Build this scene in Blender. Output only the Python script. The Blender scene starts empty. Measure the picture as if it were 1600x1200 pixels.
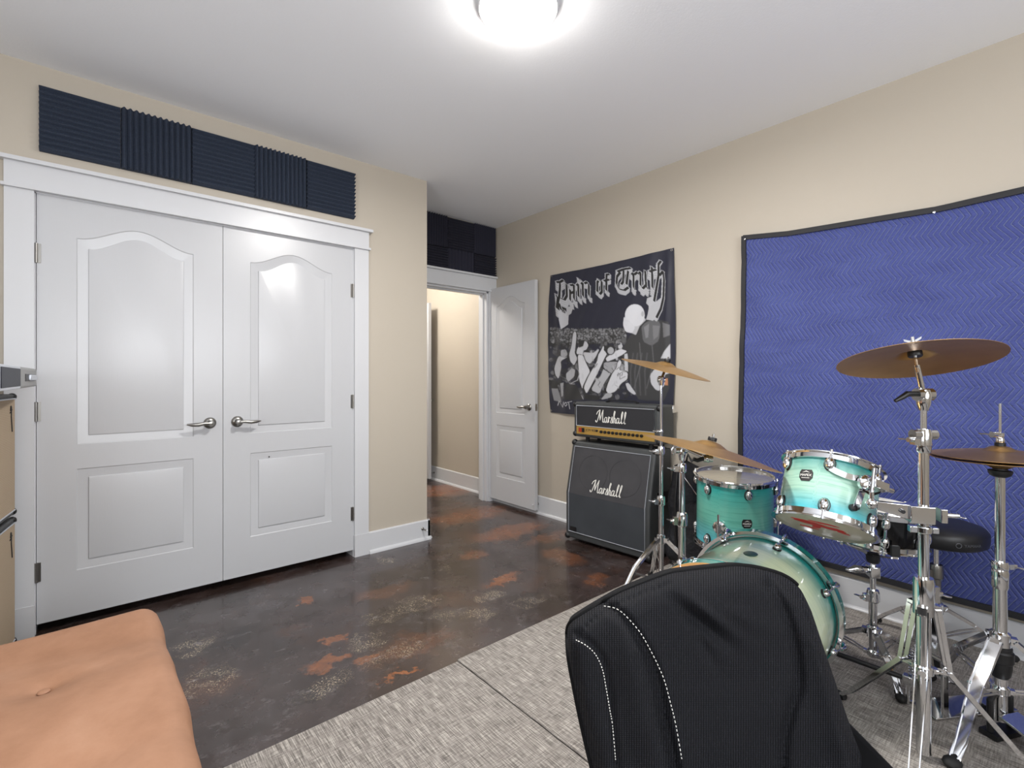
import bpy, math, random
import numpy as np
from mathutils import Vector, Matrix, Quaternion, noise
random.seed(7); rng = np.random.default_rng(5)
PI = math.pi
scene = bpy.context.scene
C = scene.collection

# ------------------------------------------------------------------ camera
FPX, HOR, CAMH, CZ = 763.0, 590.0, 1.18, 2.62
YAW = math.atan((800-146)/FPX)
cam_d = bpy.data.cameras.new('camera'); cam = bpy.data.objects.new('camera', cam_d); C.objects.link(cam)
cam.location = (0, 0, CAMH); cam.rotation_euler = (PI/2, 0, -YAW)
cam_d.sensor_width = 36; cam_d.lens = 36*FPX/1600; cam_d.shift_y = -(600-HOR)/1600; cam_d.clip_start = .02
scene.camera = cam
FW = (math.sin(YAW), math.cos(YAW)); RT = (math.cos(YAW), -math.sin(YAW))
def at(px, py, t):                      # a point of the place from where it shows and its distance ahead
    s = (px-800)/FPX*t
    return Vector((FW[0]*t+RT[0]*s, FW[1]*t+RT[1]*s, CAMH+(HOR-py)/FPX*t))
def on_wall_x(px, py, X):
    d = at(px, py, 1.0)-Vector((0, 0, CAMH)); t = X/d.x
    return Vector((X, d.y*t, CAMH+d.z*t))

# ------------------------------------------------------------------ world, lights, exposure
w = bpy.data.worlds.new('world'); scene.world = w; w.use_nodes = True
w.node_tree.nodes['Background'].inputs[0].default_value = (.75, .85, 1, 1)
w.node_tree.nodes['Background'].inputs[1].default_value = .6
vs = scene.view_settings
vs.view_transform = 'Standard'; vs.look = 'None'; vs.gamma = 1; vs.use_curve_mapping = False; vs.exposure = -0.06
LAMP = (1.24, 1.41)
def area(name, loc, rot, sx, sy, e, col):
    l = bpy.data.lights.new(name, 'AREA'); l.shape = 'RECTANGLE'; l.size = sx; l.size_y = sy; l.energy = e; l.color = col
    o = bpy.data.objects.new(name, l); C.objects.link(o); o.location = loc; o.rotation_euler = rot; return o
def point(name, loc, e, r, col):
    l = bpy.data.lights.new(name, 'POINT'); l.energy = e; l.shadow_soft_size = r; l.color = col
    o = bpy.data.objects.new(name, l); C.objects.link(o); o.location = loc; return o
XL, YB = -1.75, -1.7                    # left wall and rear wall
area('window_daylight', (.6, YB+.10, 1.55), (PI/2+.5, 0, 0), 1.8, 1.0, 66, (.97, .98, 1))  # added soft fill from behind the camera, tilted up to lift the ceiling
area('side_window_daylight', (XL+.10, .3, 1.5), (PI/2+.5, 0, -PI/2), 1.5, 1.0, 44, (.97, .98, 1))  # added second fill from the unseen left side, tilted up as well
ld = bpy.data.lights.new('ceiling_lamp_light', 'AREA'); ld.shape = 'DISK'; ld.size = .24; ld.energy = 44; ld.color = (1, .975, .94)
lo_ = bpy.data.objects.new('ceiling_lamp_light', ld); C.objects.link(lo_); lo_.location = (LAMP[0], LAMP[1], 2.515)
point('hall_lamp_light', (2.0, 4.6, 2.46), 62, .11, (1, .95, .88))

# ------------------------------------------------------------------ materials
def srgb(r, g, b):
    return tuple(((c/255)/12.92 if c/255 <= .04045 else ((c/255+.055)/1.055)**2.4) for c in (r, g, b))+(1,)
def mat(name, col, rough=.5, metal=0, **kw):
    m = bpy.data.materials.new(name); m.use_nodes = True
    b = m.node_tree.nodes['Principled BSDF']
    b.inputs['Base Color'].default_value = srgb(*col); b.inputs['Roughness'].default_value = rough; b.inputs['Metallic'].default_value = metal
    for k, v in kw.items():
        b.inputs[k.replace('_', ' ')].default_value = v
    return m
class NT:
    def __init__(s, m): s.m = m; s.t = m.node_tree; s.b = s.t.nodes['Principled BSDF']
    def n(s, typ, ins={}, **props):
        x = s.t.nodes.new(typ)
        for k, v in props.items(): setattr(x, k, v)
        for k, v in ins.items(): s.set(x.inputs[k], v)
        return x
    def set(s, inp, v):
        if isinstance(v, bpy.types.NodeSocket): s.t.links.new(v, inp)
        else: inp.default_value = v
    def math(s, op, a, b=0, c=0):
        x = s.n('ShaderNodeMath', operation=op); s.set(x.inputs[0], a); s.set(x.inputs[1], b)
        if op in ('SMOOTH_MIN', 'MULTIPLY_ADD', 'COMPARE'): s.set(x.inputs[2], c)
        return x.outputs[0]
    def mix(s, f, a, b, mode='MIX'):
        x = s.n('ShaderNodeMix', data_type='RGBA', blend_type=mode); s.set(x.inputs[0], f); s.set(x.inputs[6], a); s.set(x.inputs[7], b); return x.outputs[2]
    def ramp(s, f, stops, interp='LINEAR'):
        x = s.n('ShaderNodeValToRGB'); s.set(x.inputs[0], f); cr = x.color_ramp; cr.interpolation = interp
        while len(cr.elements) < len(stops): cr.elements.new(.5)
        for e, (p, c) in zip(cr.elements, stops):
            e.position = p; e.color = c if len(c) == 4 else (*c, 1)
        return x.outputs[0]
    def coord(s, which='Object'): return s.n('ShaderNodeTexCoord').outputs[which]
    def mapping(s, vec, scale=(1, 1, 1), loc=(0, 0, 0), rot=(0, 0, 0)):
        return s.n('ShaderNodeMapping', {'Vector': vec, 'Scale': scale, 'Location': loc, 'Rotation': rot}).outputs[0]
    def noise(s, vec, scale, detail=4, rough=.5, out='Fac'):
        return s.n('ShaderNodeTexNoise', {'Vector': vec, 'Scale': scale, 'Detail': detail, 'Roughness': rough}).outputs[out]
    def bump(s, h, dist=.002, strength=.5):
        x = s.n('ShaderNodeBump', {'Height': h, 'Distance': dist, 'Strength': strength}); s.t.links.new(x.outputs[0], s.b.inputs['Normal']); return x
W1 = (1, 1, 1, 1); B0 = (0, 0, 0, 1)

def wall_paint(name, col):
    m = mat(name, col, .55); t = NT(m); t.bump(t.noise(t.coord(), 260, 2), .0006, .25); return m
M_wall = wall_paint('beige_wall_paint', (184, 175, 161))
M_ceil = mat('white_ceiling', (240, 242, 246), .8); t = NT(M_ceil); t.bump(t.noise(t.coord(), 120, 3), .0015, .35)
M_white = mat('white_trim_paint', (203, 204, 207), .32)
M_door = mat('white_door_paint', (190, 191, 194), .3); t = NT(M_door); t.bump(t.noise(t.mapping(t.coord(), (60, 60, 5)), 4, 3), .0004, .3)
M_chrome = mat('chrome', (225, 226, 228), .09, 1)
M_nickel = mat('satin_nickel', (150, 148, 144), .3, 1)
M_black = mat('black_plastic', (22, 22, 24), .45)
M_rubber = mat('black_rubber', (24, 24, 25), .7)
M_dark = mat('dark_gap', (10, 10, 10), .9)
M_logo = mat('white_logo', (232, 230, 224), .4)
M_gold = mat('gold_panel', (196, 158, 84), .35, .6)
M_brass = mat('bronze_cymbal', (186, 140, 82), .27, .8)
t = NT(M_brass)
at_ = t.n('ShaderNodeAttribute', attribute_name='pos'); 
sep = t.n('ShaderNodeSeparateXYZ', {0: at_.outputs['Vector']})
rad = t.math('SQRT', t.math('ADD', t.math('MULTIPLY', sep.outputs[0], sep.outputs[0]), t.math('MULTIPLY', sep.outputs[1], sep.outputs[1])))
cmb = t.n('ShaderNodeCombineXYZ', {0: rad, 1: 0.0, 2: 0.0}).outputs[0]
gr = t.noise(cmb, 420, 3, .7)
t.bump(gr, .0006, .5)
t.set(t.b.inputs['Base Color'], t.mix(t.noise(at_.outputs['Vector'], 9, 3), srgb(196, 156, 100), srgb(150, 116, 70)))
t.set(t.b.inputs['Roughness'], t.math('MULTIPLY_ADD', gr, .2, .28))
M_head = mat('drum_head_film', (168, 162, 146), .12, .45); M_head.node_tree.nodes['Principled BSDF'].inputs['Coat Weight'].default_value = .5
M_head2 = mat('clear_head_film', (198, 188, 168), .25, .0)
M_headwhite = mat('coated_white_head', (236, 232, 222), .5)
M_red = mat('red_ink', (205, 22, 10), .4)
M_tan = mat('bare_maple', (214, 160, 100), .4)
M_tolex = mat('black_tolex', (48, 50, 54), .5); t = NT(M_tolex); t.bump(t.noise(t.coord(), 500, 3), .001, .6)
t.set(t.b.inputs['Base Color'], t.ramp(t.noise(t.coord(), 25, 6, .75), [(.0, srgb(52, 54, 55)), (.68, srgb(64, 66, 67)), (.76, srgb(110, 112, 112))]))
M_grille = mat('black_grille_cloth', (58, 58, 62), .8); t = NT(M_grille)
t.bump(t.n('ShaderNodeTexChecker', {'Vector': t.coord(), 'Scale': 500.0}).outputs[1], .0005, .6)
t.set(t.b.inputs['Base Color'], t.mix(t.noise(t.coord(), 7, 4), srgb(46, 46, 50), srgb(72, 71, 74)))
M_grille2 = mat('black_grille_cloth_lower', (50, 54, 60), .8); t = NT(M_grille2)
t.bump(t.n('ShaderNodeTexChecker', {'Vector': t.coord(), 'Scale': 500.0}).outputs[1], .0005, .6)
t.set(t.b.inputs['Base Color'], t.mix(t.noise(t.coord(), 7, 4), srgb(44, 48, 54), srgb(64, 68, 73)))
M_fascia = mat('black_fascia_cloth', (38, 38, 42), .75)
M_weave = mat('tan_grille_cloth', (176, 156, 130), .8); t = NT(M_weave)
v = t.coord(); wv = t.n('ShaderNodeTexWave', {'Vector': v, 'Scale': 45.0, 'Distortion': 1.0, 'Detail': 1.0}, bands_direction='Z')
wv2 = t.n('ShaderNodeTexWave', {'Vector': v, 'Scale': 60.0, 'Distortion': 1.0}, bands_direction='Y')
mx = t.math('MULTIPLY', wv.outputs['Fac'], wv2.outputs['Fac'])
t.set(t.b.inputs['Base Color'], t.mix(mx, srgb(168, 148, 124), srgb(198, 180, 154))); t.bump(mx, .001, .5)
M_silver = mat('brushed_silver', (158, 158, 156), .45, .5)
M_silver_edge = mat('silver_edging', (200, 204, 212), .3, .5)
M_navyglass = mat('dark_control_panel', (20, 27, 40), .5)
M_bag = mat('black_nylon', (30, 31, 36), .7); t = NT(M_bag); t.bump(t.noise(t.coord(), 18, 4), .03, .6)
M_throne = mat('black_vinyl', (26, 26, 29), .42)
M_snare = mat('gloss_black_shell', (8, 8, 10), .06)
M_foam = mat('navy_acoustic_foam', (40, 52, 80), .9); t = NT(M_foam); t.bump(t.noise(t.coord(), 400, 2), .001, .5)
t.set(t.b.inputs['Base Color'], t.ramp(t.noise(t.coord(), 240, 2), [(.3, srgb(42, 50, 66)), (.62, srgb(52, 62, 80)), (.8, srgb(70, 80, 98))]))
M_foam2 = mat('purple_navy_acoustic_foam', (40, 40, 54), .9)
M_lampglass = bpy.data.materials.new('opal_lamp_glass'); M_lampglass.use_nodes = True
b = M_lampglass.node_tree.nodes['Principled BSDF']; b.inputs['Base Color'].default_value = (1, 1, 1, 1); b.inputs['Emission Color'].default_value = (1, .96, .9, 1); b.inputs['Emission Strength'].default_value = 42

# stained concrete floor
M_floor = mat('acid_stained_concrete', (60, 48, 42), .2); t = NT(M_floor); v = t.coord()
wob = t.noise(v, 9, 5, .65, 'Color'); wv = t.n('ShaderNodeVectorMath', {0: wob, 1: (-.5, -.5, -.5)}, operation='ADD').outputs[0]
vv = t.n('ShaderNodeVectorMath', {0: v, 1: t.n('ShaderNodeVectorMath', {0: wv, 'Scale': .22}, operation='SCALE').outputs[0]}, operation='ADD').outputs[0]
base = t.ramp(t.noise(vv, 2.6, 8, .68), [(.25, srgb(30, 24, 25)), (.45, srgb(54, 42, 38)), (.58, srgb(72, 60, 58)), (.75, srgb(84, 58, 42))])
base = t.mix(t.ramp(t.noise(t.mapping(vv, loc=(7, 3, 0)), 3.2, 7, .65), [(.52, B0), (.68, W1)]), base, srgb(84, 78, 80))
base = t.mix(t.ramp(t.noise(t.mapping(vv, loc=(2, 9, 0)), 2.1, 6, .6), [(.55, B0), (.72, (.8, .8, .8, 1))]), base, srgb(98, 62, 40))
def fpt(px, py):
    t_ = CAMH*FPX/(py-HOR); p = at(px, py, t_); return p.x, p.y
def masks(lst, src):
    out = None
    for (px, py, ra, rb, st) in lst:
        sx, sy = fpt(px, py); mp = t.mapping(src, (1/ra, 1/rb, 1), (-sx/ra, -sy/rb, 0))
        d = t.n('ShaderNodeVectorMath', {0: mp}, operation='LENGTH').outputs['Value']
        mk = t.math('MULTIPLY', t.math('MINIMUM', t.math('MULTIPLY', t.math('SUBTRACT', 1, t.math('MINIMUM', d, 1)), 2.4), 1), st)
        out = mk if out is None else t.math('MAXIMUM', out, mk)
    return out
wob2 = t.noise(v, 26, 5, .7, 'Color'); wv2 = t.n('ShaderNodeVectorMath', {0: wob2, 1: (-.5, -.5, -.5)}, operation='ADD').outputs[0]
v3 = t.n('ShaderNodeVectorMath', {0: vv, 1: t.n('ShaderNodeVectorMath', {0: wv2, 'Scale': .09}, operation='SCALE').outputs[0]}, operation='ADD').outputs[0]
orange = [(785, 905, .15, .055, .95), (740, 868, .12, .10, .6), (523, 1000, .07, .05, .85), (515, 1036, .10, .04, .8), (575, 1032, .06, .035, .7), (625, 1056, .09, .018, .95), (477, 938, .05, .05, .8),
          (700, 765, .45, .30, .9), (735, 805, .45, .20, .7), (800, 830, .40, .16, .75), (880, 870, .12, .2, .45), (930, 905, .12, .08, .5), (640, 1010, .25, .12, .25), (860, 840, .3, .1, .4), (600, 925, .2, .1, .3)]
mask = t.math('MULTIPLY', masks(orange, v3), t.ramp(t.noise(v, 22, 6, .75), [(.3, (.35, .35, .35, 1)), (.6, W1)]))
base = t.mix(mask, base, t.mix(t.noise(v3, 7, 4), srgb(120, 72, 40), srgb(186, 118, 72)))
flz = [(600, 875, .07, .10, 1), (650, 945, .16, .10, 1), (570, 1003, .10, .07, 1), (762, 932, .13, .06, 1), (748, 960, .10, .10, .9), (695, 962, .08, .05, .9), (620, 1020, .15, .08, .8), (510, 1070, .12, .08, .8), (690, 890, .08, .05, .7), (830, 940, .12, .06, .8), (300, 1010, .10, .10, 1), (330, 1060, .10, .12, .9), (600, 965, .12, .08, .7)]
fm = masks(flz, v3)
fl = t.math('MULTIPLY', t.ramp(t.noise(t.mapping(v, (1, 2.0, 1), rot=(0, 0, .6)), 120, 3, .8), [(.555, B0), (.59, W1)]), t.math('MULTIPLY', fm, t.ramp(t.noise(v3, 16, 4, .7), [(.42, B0), (.56, W1)])))
base = t.mix(fl, base, srgb(250, 238, 205))
sm_ = t.math('MULTIPLY', t.ramp(t.noise(t.mapping(v, (1, 1.6, 1), loc=(3, 1, 0), rot=(0, 0, .4)), 13, 7, .75), [(.56, B0), (.68, W1)]), t.math('MULTIPLY_ADD', fm, .35, .28))
base = t.mix(sm_, base, srgb(160, 158, 162))
base = t.mix(1.0, base, (.74, .70, .68, 1), 'MULTIPLY')
t.set(t.b.inputs['Base Color'], base)
t.set(t.b.inputs['Roughness'], t.math('MULTIPLY_ADD', t.noise(vv, 6, 4), .28, .12)); t.bump(t.noise(v, 14, 3), .0015, .15)
t.b.inputs['Coat Weight'].default_value = .35; t.b.inputs['Coat Roughness'].default_value = .08

M_carpet = mat('grey_flatweave_carpet', (120, 114, 110), .95); t = NT(M_carpet); v = t.coord()
a1 = t.noise(t.mapping(v, (300, 13, 1)), 1, 2, .6); a2 = t.noise(t.mapping(v, (20, 260, 1)), 1, 2, .6)
k = t.math('ADD', t.math('MULTIPLY', a1, .65), t.math('MULTIPLY', a2, .35))
t.set(t.b.inputs['Base Color'], t.ramp(k, [(.36, srgb(96, 90, 86)), (.5, srgb(140, 134, 128)), (.64, srgb(190, 183, 175))])); t.bump(k, .002, .5)

# quilted blanket: thread lines follow the vertical zigzag of the quilting (attribute 'q': distance to seam)
M_quilt = mat('blue_quilted_fabric', (70, 80, 160), .62); t = NT(M_quilt)
q = t.n('ShaderNodeAttribute', attribute_name='q').outputs['Vector']; sq = t.n('ShaderNodeSeparateXYZ', {0: q})
A_, Z_ = sq.outputs[0], sq.outputs[1]
def tri(t, x, per):
    f_ = t.math('FRACT', t.math('DIVIDE', x, per)); return t.math('ABSOLUTE', t.math('MULTIPLY_ADD', f_, 2, -1))
zz = t.math('ADD', A_, t.math('MULTIPLY', tri(t, Z_, .126), .042))
cell = tri(t, zz, .0215)                    # 1 at a seam, 0 half way
thread = t.math('GREATER_THAN', cell, .86)
wr = t.noise(t.mapping(q, (1, 3, 1)), 55, 3, .6)
t.set(t.b.inputs['Base Color'], t.mix(t.math('MULTIPLY', thread, .5), t.mix(t.noise(q, 4, 3), srgb(44, 54, 122), srgb(70, 83, 150)), srgb(150, 164, 205)))
hgt = t.math('SUBTRACT', 1, t.math('POWER', cell, 4)); hgt = t.math('ADD', hgt, t.math('MULTIPLY', wr, 1.1))
t.bump(hgt, .006, .8); t.b.inputs['Sheen Weight'].default_value = .15
M_binding = mat('black_binding_tape', (34, 34, 38), .7)

# drum lacquer: attribute 'ax' = (0..1 along the shell, metres round the shell, metres along the shell)
def shell_mat(name, edge0, mid, edge1, streak=1.0):
    m = mat(name, (100, 180, 170), .12); t = NT(m)
    a = t.n('ShaderNodeAttribute', attribute_name='ax').outputs['Vector']; s = t.n('ShaderNodeSeparateXYZ', {0: a})
    n1 = t.noise(t.mapping(a, (0, 2.2, 62)), 1.6, 5, .7); n2 = t.noise(t.mapping(a, (0, 1.2, 20)), 1.3, 4, .6)
    tt = t.math('ADD', s.outputs[0], t.math('MULTIPLY_ADD', n2, .16, -.08))
    c = t.ramp(tt, [(0, edge0), (.14, edge0), (.42, mid), (.6, mid), (.9, edge1), (1, edge1)])
    g = t.ramp(n1, [(.40, (.62, .74, .72, 1)), (.5, W1), (.68, (1, 1, .98, 1))])
    c = t.mix(.75*streak, c, g, 'MULTIPLY'); t.set(t.b.inputs['Base Color'], c)
    t.b.inputs['Coat Weight'].default_value = 1; t.b.inputs['Coat Roughness'].default_value = .03; t.b.inputs['Roughness'].default_value = .3
    return m
M_tomshell = shell_mat('aqua_burst_lacquer', srgb(84, 184, 194), srgb(168, 208, 188), srgb(30, 134, 132))
M_floorshell = shell_mat('teal_burst_lacquer', srgb(92, 192, 204), srgb(104, 182, 164), srgb(46, 164, 158))
M_bassshell = shell_mat('teal_cream_burst_lacquer', srgb(34, 150, 146), srgb(214, 226, 190), srgb(34, 140, 134), .6)
M_hoop = mat('teal_hoop_lacquer', (30, 138, 132), .15); M_hoop.node_tree.nodes['Principled BSDF'].inputs['Coat Weight'].default_value = 1

M_knit = mat('black_ribbed_mesh_fabric', (44, 45, 51), .75); t = NT(M_knit)
uvq = t.n('ShaderNodeAttribute', attribute_name='q').outputs['Vector']
w1 = t.n('ShaderNodeTexWave', {'Vector': uvq, 'Scale': 62.0, 'Distortion': .8, 'Detail': 1.0}, bands_direction='X').outputs['Fac']
w2 = t.n('ShaderNodeTexWave', {'Vector': uvq, 'Scale': 80.0, 'Distortion': 1.5}, bands_direction='Y').outputs['Fac']
kk = t.math('MULTIPLY', w1, t.math('MULTIPLY_ADD', w2, .6, .4))
t.set(t.b.inputs['Base Color'], t.mix(kk, srgb(5, 5, 7), srgb(38, 39, 45))); t.bump(kk, .0015, .8)
M_knit.node_tree.nodes['Principled BSDF'].inputs['Specular IOR Level'].default_value = .2
M_leather = mat('tan_suede_leather', (202, 146, 112), .6); t = NT(M_leather)
t.set(t.b.inputs['Base Color'], t.ramp(t.noise(t.coord(), 4.5, 7, .65), [(.25, srgb(142, 102, 76)), (.55, srgb(164, 122, 95)), (.8, srgb(176, 136, 110))])); t.bump(t.noise(t.coord(), 45, 4), .002, .25)
M_pane = mat('window_glass', (230, 240, 250), .05)
M_pane.node_tree.nodes['Principled BSDF'].inputs['Emission Color'].default_value = (.85, .93, 1, 1)
M_pane.node_tree.nodes['Principled BSDF'].inputs['Emission Strength'].default_value = 1.6   # glow added to the unseen pane in place of daylight

# ------------------------------------------------------------------ mesh builder
class MB:
    def __init__(s): s.v = []; s.f = []; s.a = {}
    def add(s, vs_, fs): o = len(s.v); s.v += [Vector(p) for p in vs_]; s.f += [tuple(i+o for i in q) for q in fs]; return s
    def box(s, c, size, M=None):
        hx, hy, hz = size[0]/2, size[1]/2, size[2]/2
        vs_ = [Vector((x*hx, y*hy, z*hz)) for x in (-1, 1) for y in (-1, 1) for z in (-1, 1)]
        if M is not None: vs_ = [M @ p for p in vs_]
        vs_ = [p+Vector(c) for p in vs_]
        return s.add(vs_, [(0, 1, 3, 2), (4, 6, 7, 5), (0, 4, 5, 1), (2, 3, 7, 6), (0, 2, 6, 4), (1, 5, 7, 3)])
    def bb(s, a, b): return s.box([(a[i]+b[i])/2 for i in range(3)], [abs(b[i]-a[i]) for i in range(3)])
    def hexa(s, lo, hi):               # two quads (loops of four)
        return s.add(list(lo)+list(hi), [(3, 2, 1, 0), (4, 5, 6, 7), (0, 1, 5, 4), (1, 2, 6, 5), (2, 3, 7, 6), (3, 0, 4, 7)])
    def ringframe(s, d):
        d = Vector(d).normalized(); a = Vector((0, 0, 1)) if abs(d.z) < .9 else Vector((1, 0, 0))
        x = a.cross(d).normalized(); return x, d.cross(x), d
    def lathe(s, prof, o=(0, 0, 0), d=(0, 0, 1), seg=32, caps=True):
        x, y, z = s.ringframe(d); o = Vector(o); vs_ = []; n = len(prof)
        for (r, h_) in prof:
            for k in range(seg):
                th = 2*PI*k/seg; vs_.append(o+z*h_+(x*math.cos(th)+y*math.sin(th))*max(r, 1e-5))
        fs = [(i*seg+k, i*seg+(k+1) % seg, (i+1)*seg+(k+1) % seg, (i+1)*seg+k) for i in range(n-1) for k in range(seg)]
        if caps:
            fs += [tuple(range(seg-1, -1, -1)), tuple((n-1)*seg+k for k in range(seg))]
        return s.add(vs_, fs)
    def ring(s, prof, **k):            # closed profile: a hoop
        return s.lathe(list(prof)+[prof[0]], caps=False, **k)
    def cyl(s, a, b, r, r2=None, seg=16):
        a, b = Vector(a), Vector(b); L = (b-a).length; return s.lathe([(r, 0), (r if r2 is None else r2, L)], a, b-a, seg)
    def tube(s, pts, r, seg=10):
        pts = [Vector(p) for p in pts]; n = len(pts); rs = r if isinstance(r, (list, tuple)) else [r]*n; vs_ = []
        px_ = None
        for i, p in enumerate(pts):
            d = (pts[min(i+1, n-1)]-pts[max(i-1, 0)]).normalized()
            if px_ is None: x, y, _ = s.ringframe(d)
            else: x = (px_-d*px_.dot(d)).normalized(); y = d.cross(x)
            px_ = x
            for k in range(seg):
                th = 2*PI*k/seg; vs_.append(p+(x*math.cos(th)+y*math.sin(th))*rs[i])
        fs = [(i*seg+k, i*seg+(k+1) % seg, (i+1)*seg+(k+1) % seg, (i+1)*seg+k) for i in range(n-1) for k in range(seg)]
        fs += [tuple(range(seg-1, -1, -1)), tuple((n-1)*seg+k for k in range(seg))]
        return s.add(vs_, fs)
    def strip(s, pts, wdir, wd, th):   # flat bar bent along a path; wdir = width direction
        pts = [Vector(p) for p in pts]; n = len(pts); wdir = Vector(wdir).normalized(); vs_ = []
        for i, p in enumerate(pts):
            d = (pts[min(i+1, n-1)]-pts[max(i-1, 0)]).normalized(); u = (wdir-d*wdir.dot(d)).normalized(); t_ = d.cross(u)
            vs_ += [p+u*wd/2+t_*th/2, p-u*wd/2+t_*th/2, p-u*wd/2-t_*th/2, p+u*wd/2-t_*th/2]
        fs = [(i*4+k, i*4+(k+1) % 4, i*4+4+(k+1) % 4, i*4+4+k) for i in range(n-1) for k in range(4)]+[(3, 2, 1, 0), tuple(4*(n-1)+k for k in range(4))]
        return s.add(vs_, fs)
    def ell(s, c, r, seg=16, rings=10, M=None):
        vs_ = []
        for i in range(rings+1):
            ph = PI*i/rings
            for k in range(seg):
                th = 2*PI*k/seg; p = Vector((r[0]*math.sin(ph)*math.cos(th), r[1]*math.sin(ph)*math.sin(th), r[2]*math.cos(ph)))
                if M is not None: p = M @ p
                vs_.append(p+Vector(c))
        return s.add(vs_, [(i*seg+k, (i+1)*seg+k, (i+1)*seg+(k+1) % seg, i*seg+(k+1) % seg) for i in range(rings) for k in range(seg)])
    def prism(s, pts, vec):
        vec = Vector(vec); n = len(pts); pts = [Vector(p) for p in pts]
        return s.add(pts+[p+vec for p in pts], [tuple(range(n-1, -1, -1)), tuple(range(n, 2*n))]+[(i, (i+1) % n, n+(i+1) % n, n+i) for i in range(n)])
    def grid(s, P, closed=False):      # P[i][j]
        n, m = len(P), len(P[0]); return s.add([p for row in P for p in row], [(i*m+j, (i+1)*m+j, (i+1)*m+j+1, i*m+j+1) for i in range(n-1) for j in range(m-1)])
def obj(name, mb, m, parent=None, world=False, smooth=35, bevel=0, attr=None, seg=2):
    off = Vector(parent.location) if (world and parent is not None) else Vector((0, 0, 0))
    me = bpy.data.meshes.new(name); me.from_pydata([p-off for p in mb.v], [], mb.f)
    for mm in (m if isinstance(m, (list, tuple)) else [m]): me.materials.append(mm)
    me.validate()
    import bmesh
    bm = bmesh.new(); bm.from_mesh(me)
    if attr is None: bmesh.ops.remove_doubles(bm, verts=bm.verts, dist=1e-6)
    bmesh.ops.recalc_face_normals(bm, faces=bm.faces); bm.to_mesh(me); bm.free()
    if attr:
        for an, data in attr.items():
            a = me.attributes.new(an, 'FLOAT_VECTOR', 'POINT'); a.data.foreach_set('vector', np.array(data, dtype=np.float32).ravel())
    if smooth:
        me.shade_smooth(); me.set_sharp_from_angle(angle=math.radians(smooth))
    o = bpy.data.objects.new(name, me); C.objects.link(o)
    if parent is not None: o.parent = parent
    if bevel:
        b_ = o.modifiers.new('bevel', 'BEVEL'); b_.width = bevel; b_.segments = seg; b_.limit_method = 'ANGLE'; b_.angle_limit = math.radians(50); b_.harden_normals = False
    return o
def thing(name, label, cat, loc=(0, 0, 0), rot=None, group=None):
    o = bpy.data.objects.new(name, None); C.objects.link(o); o.location = loc; o.empty_display_size = .1
    if rot is not None: o.rotation_mode = 'QUATERNION'; o.rotation_quaternion = rot
    o['label'] = label; o['category'] = cat
    if group: o['group'] = group
    return o
def tag(o, label, cat, group=None):
    o['label'] = label; o['category'] = cat
    if group: o['group'] = group
    return o
def struct(name, mb, m, **k):
    o = obj(name, mb, m, **k)
    if o.parent is None: o['kind'] = 'structure'
    return o
def nib(mb, polys, wdt, ang, O, U, V, N, th, scale=1.0):     # broad-pen lettering as thin raised ribbons
    O, U, V, N = Vector(O), Vector(U), Vector(V), Vector(N); nx, ny = math.cos(ang)*wdt/2, math.sin(ang)*wdt/2
    P = lambda x, y: O+U*(x*scale)+V*(y*scale)
    for pl in polys:
        for (x0, y0), (x1, y1) in zip(pl[:-1], pl[1:]):
            q = [P(x0-nx, y0-ny), P(x0+nx, y0+ny), P(x1+nx, y1+ny), P(x1-nx, y1-ny)]
            mb.hexa(q, [p+N*th for p in q])
    return mb
def text_mb(body, size, O, U, V, N, th=.0006, bend=None):
    cu = bpy.data.curves.new('lettering', 'FONT'); cu.body = body; cu.size = size; cu.align_x = 'CENTER'; cu.align_y = 'CENTER'; cu.extrude = th; cu.resolution_u = 2
    o = bpy.data.objects.new('lettering', cu); C.objects.link(o)
    me = bpy.data.meshes.new_from_object(o.evaluated_get(bpy.context.evaluated_depsgraph_get()))
    mb = MB(); O, U, V, N = Vector(O), Vector(U), Vector(V), Vector(N)
    if bend: vs_ = [bend(v_.co.x, v_.co.y, v_.co.z) for v_ in me.vertices]
    else: vs_ = [O+U*v_.co.x+V*v_.co.y+N*v_.co.z for v_ in me.vertices]
    mb.add(vs_, [tuple(p.vertices) for p in me.polygons])
    bpy.data.objects.remove(o); bpy.data.curves.remove(cu); bpy.data.meshes.remove(me)
    return mb
X_, Y_, Zx = Vector((1, 0, 0)), Vector((0, 1, 0)), Vector((0, 0, 1))
def from_z(d): return Vector((0, 0, 1)).rotation_difference(Vector(d).normalized())

# ================================================================== SETTING
YW, YD, XR, XC = 3.125, 3.69, 2.95, 1.857     # closet wall, doorway wall, right wall, closet corner
HX0, HY1 = 1.0, 6.2                            # hall
DL0, DL1, DLT = -.205, 1.303, 2.032            # closet opening
DR0, DR1, DRT = 2.02, 2.862, 2.0               # doorway opening
struct('floor', MB().bb((XL-.1, YB-.1, -.1), (3.2, HY1+.2, 0)), M_floor)
struct('ceiling', MB().bb((XL-.1, YB-.1, CZ), (3.2, HY1+.2, CZ+.1)), M_ceil)
m_ = MB().bb((XL-.1, YW, 0), (DL0, YW+.12, CZ)).bb((DL0, YW, DLT), (DL1, YW+.12, CZ)).bb((DL1, YW, 0), (XC, YW+.12, CZ))
struct('wall_far', m_, M_wall)
struct('wall_closet_side', MB().bb((XC-.12, YW+.12, 0), (XC, YD+.12, CZ)), M_wall)
struct('wall_closet_back', MB().bb((XL-.1, YD, 0), (XC-.12, YD+.12, CZ)), M_wall)
struct('wall_doorway', MB().bb((XC, YD, 0), (DR0, YD+.12, CZ)).bb((DR0, YD, DRT), (DR1, YD+.12, CZ)).bb((DR1, YD, 0), (XR, YD+.12, CZ)), M_wall)
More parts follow.
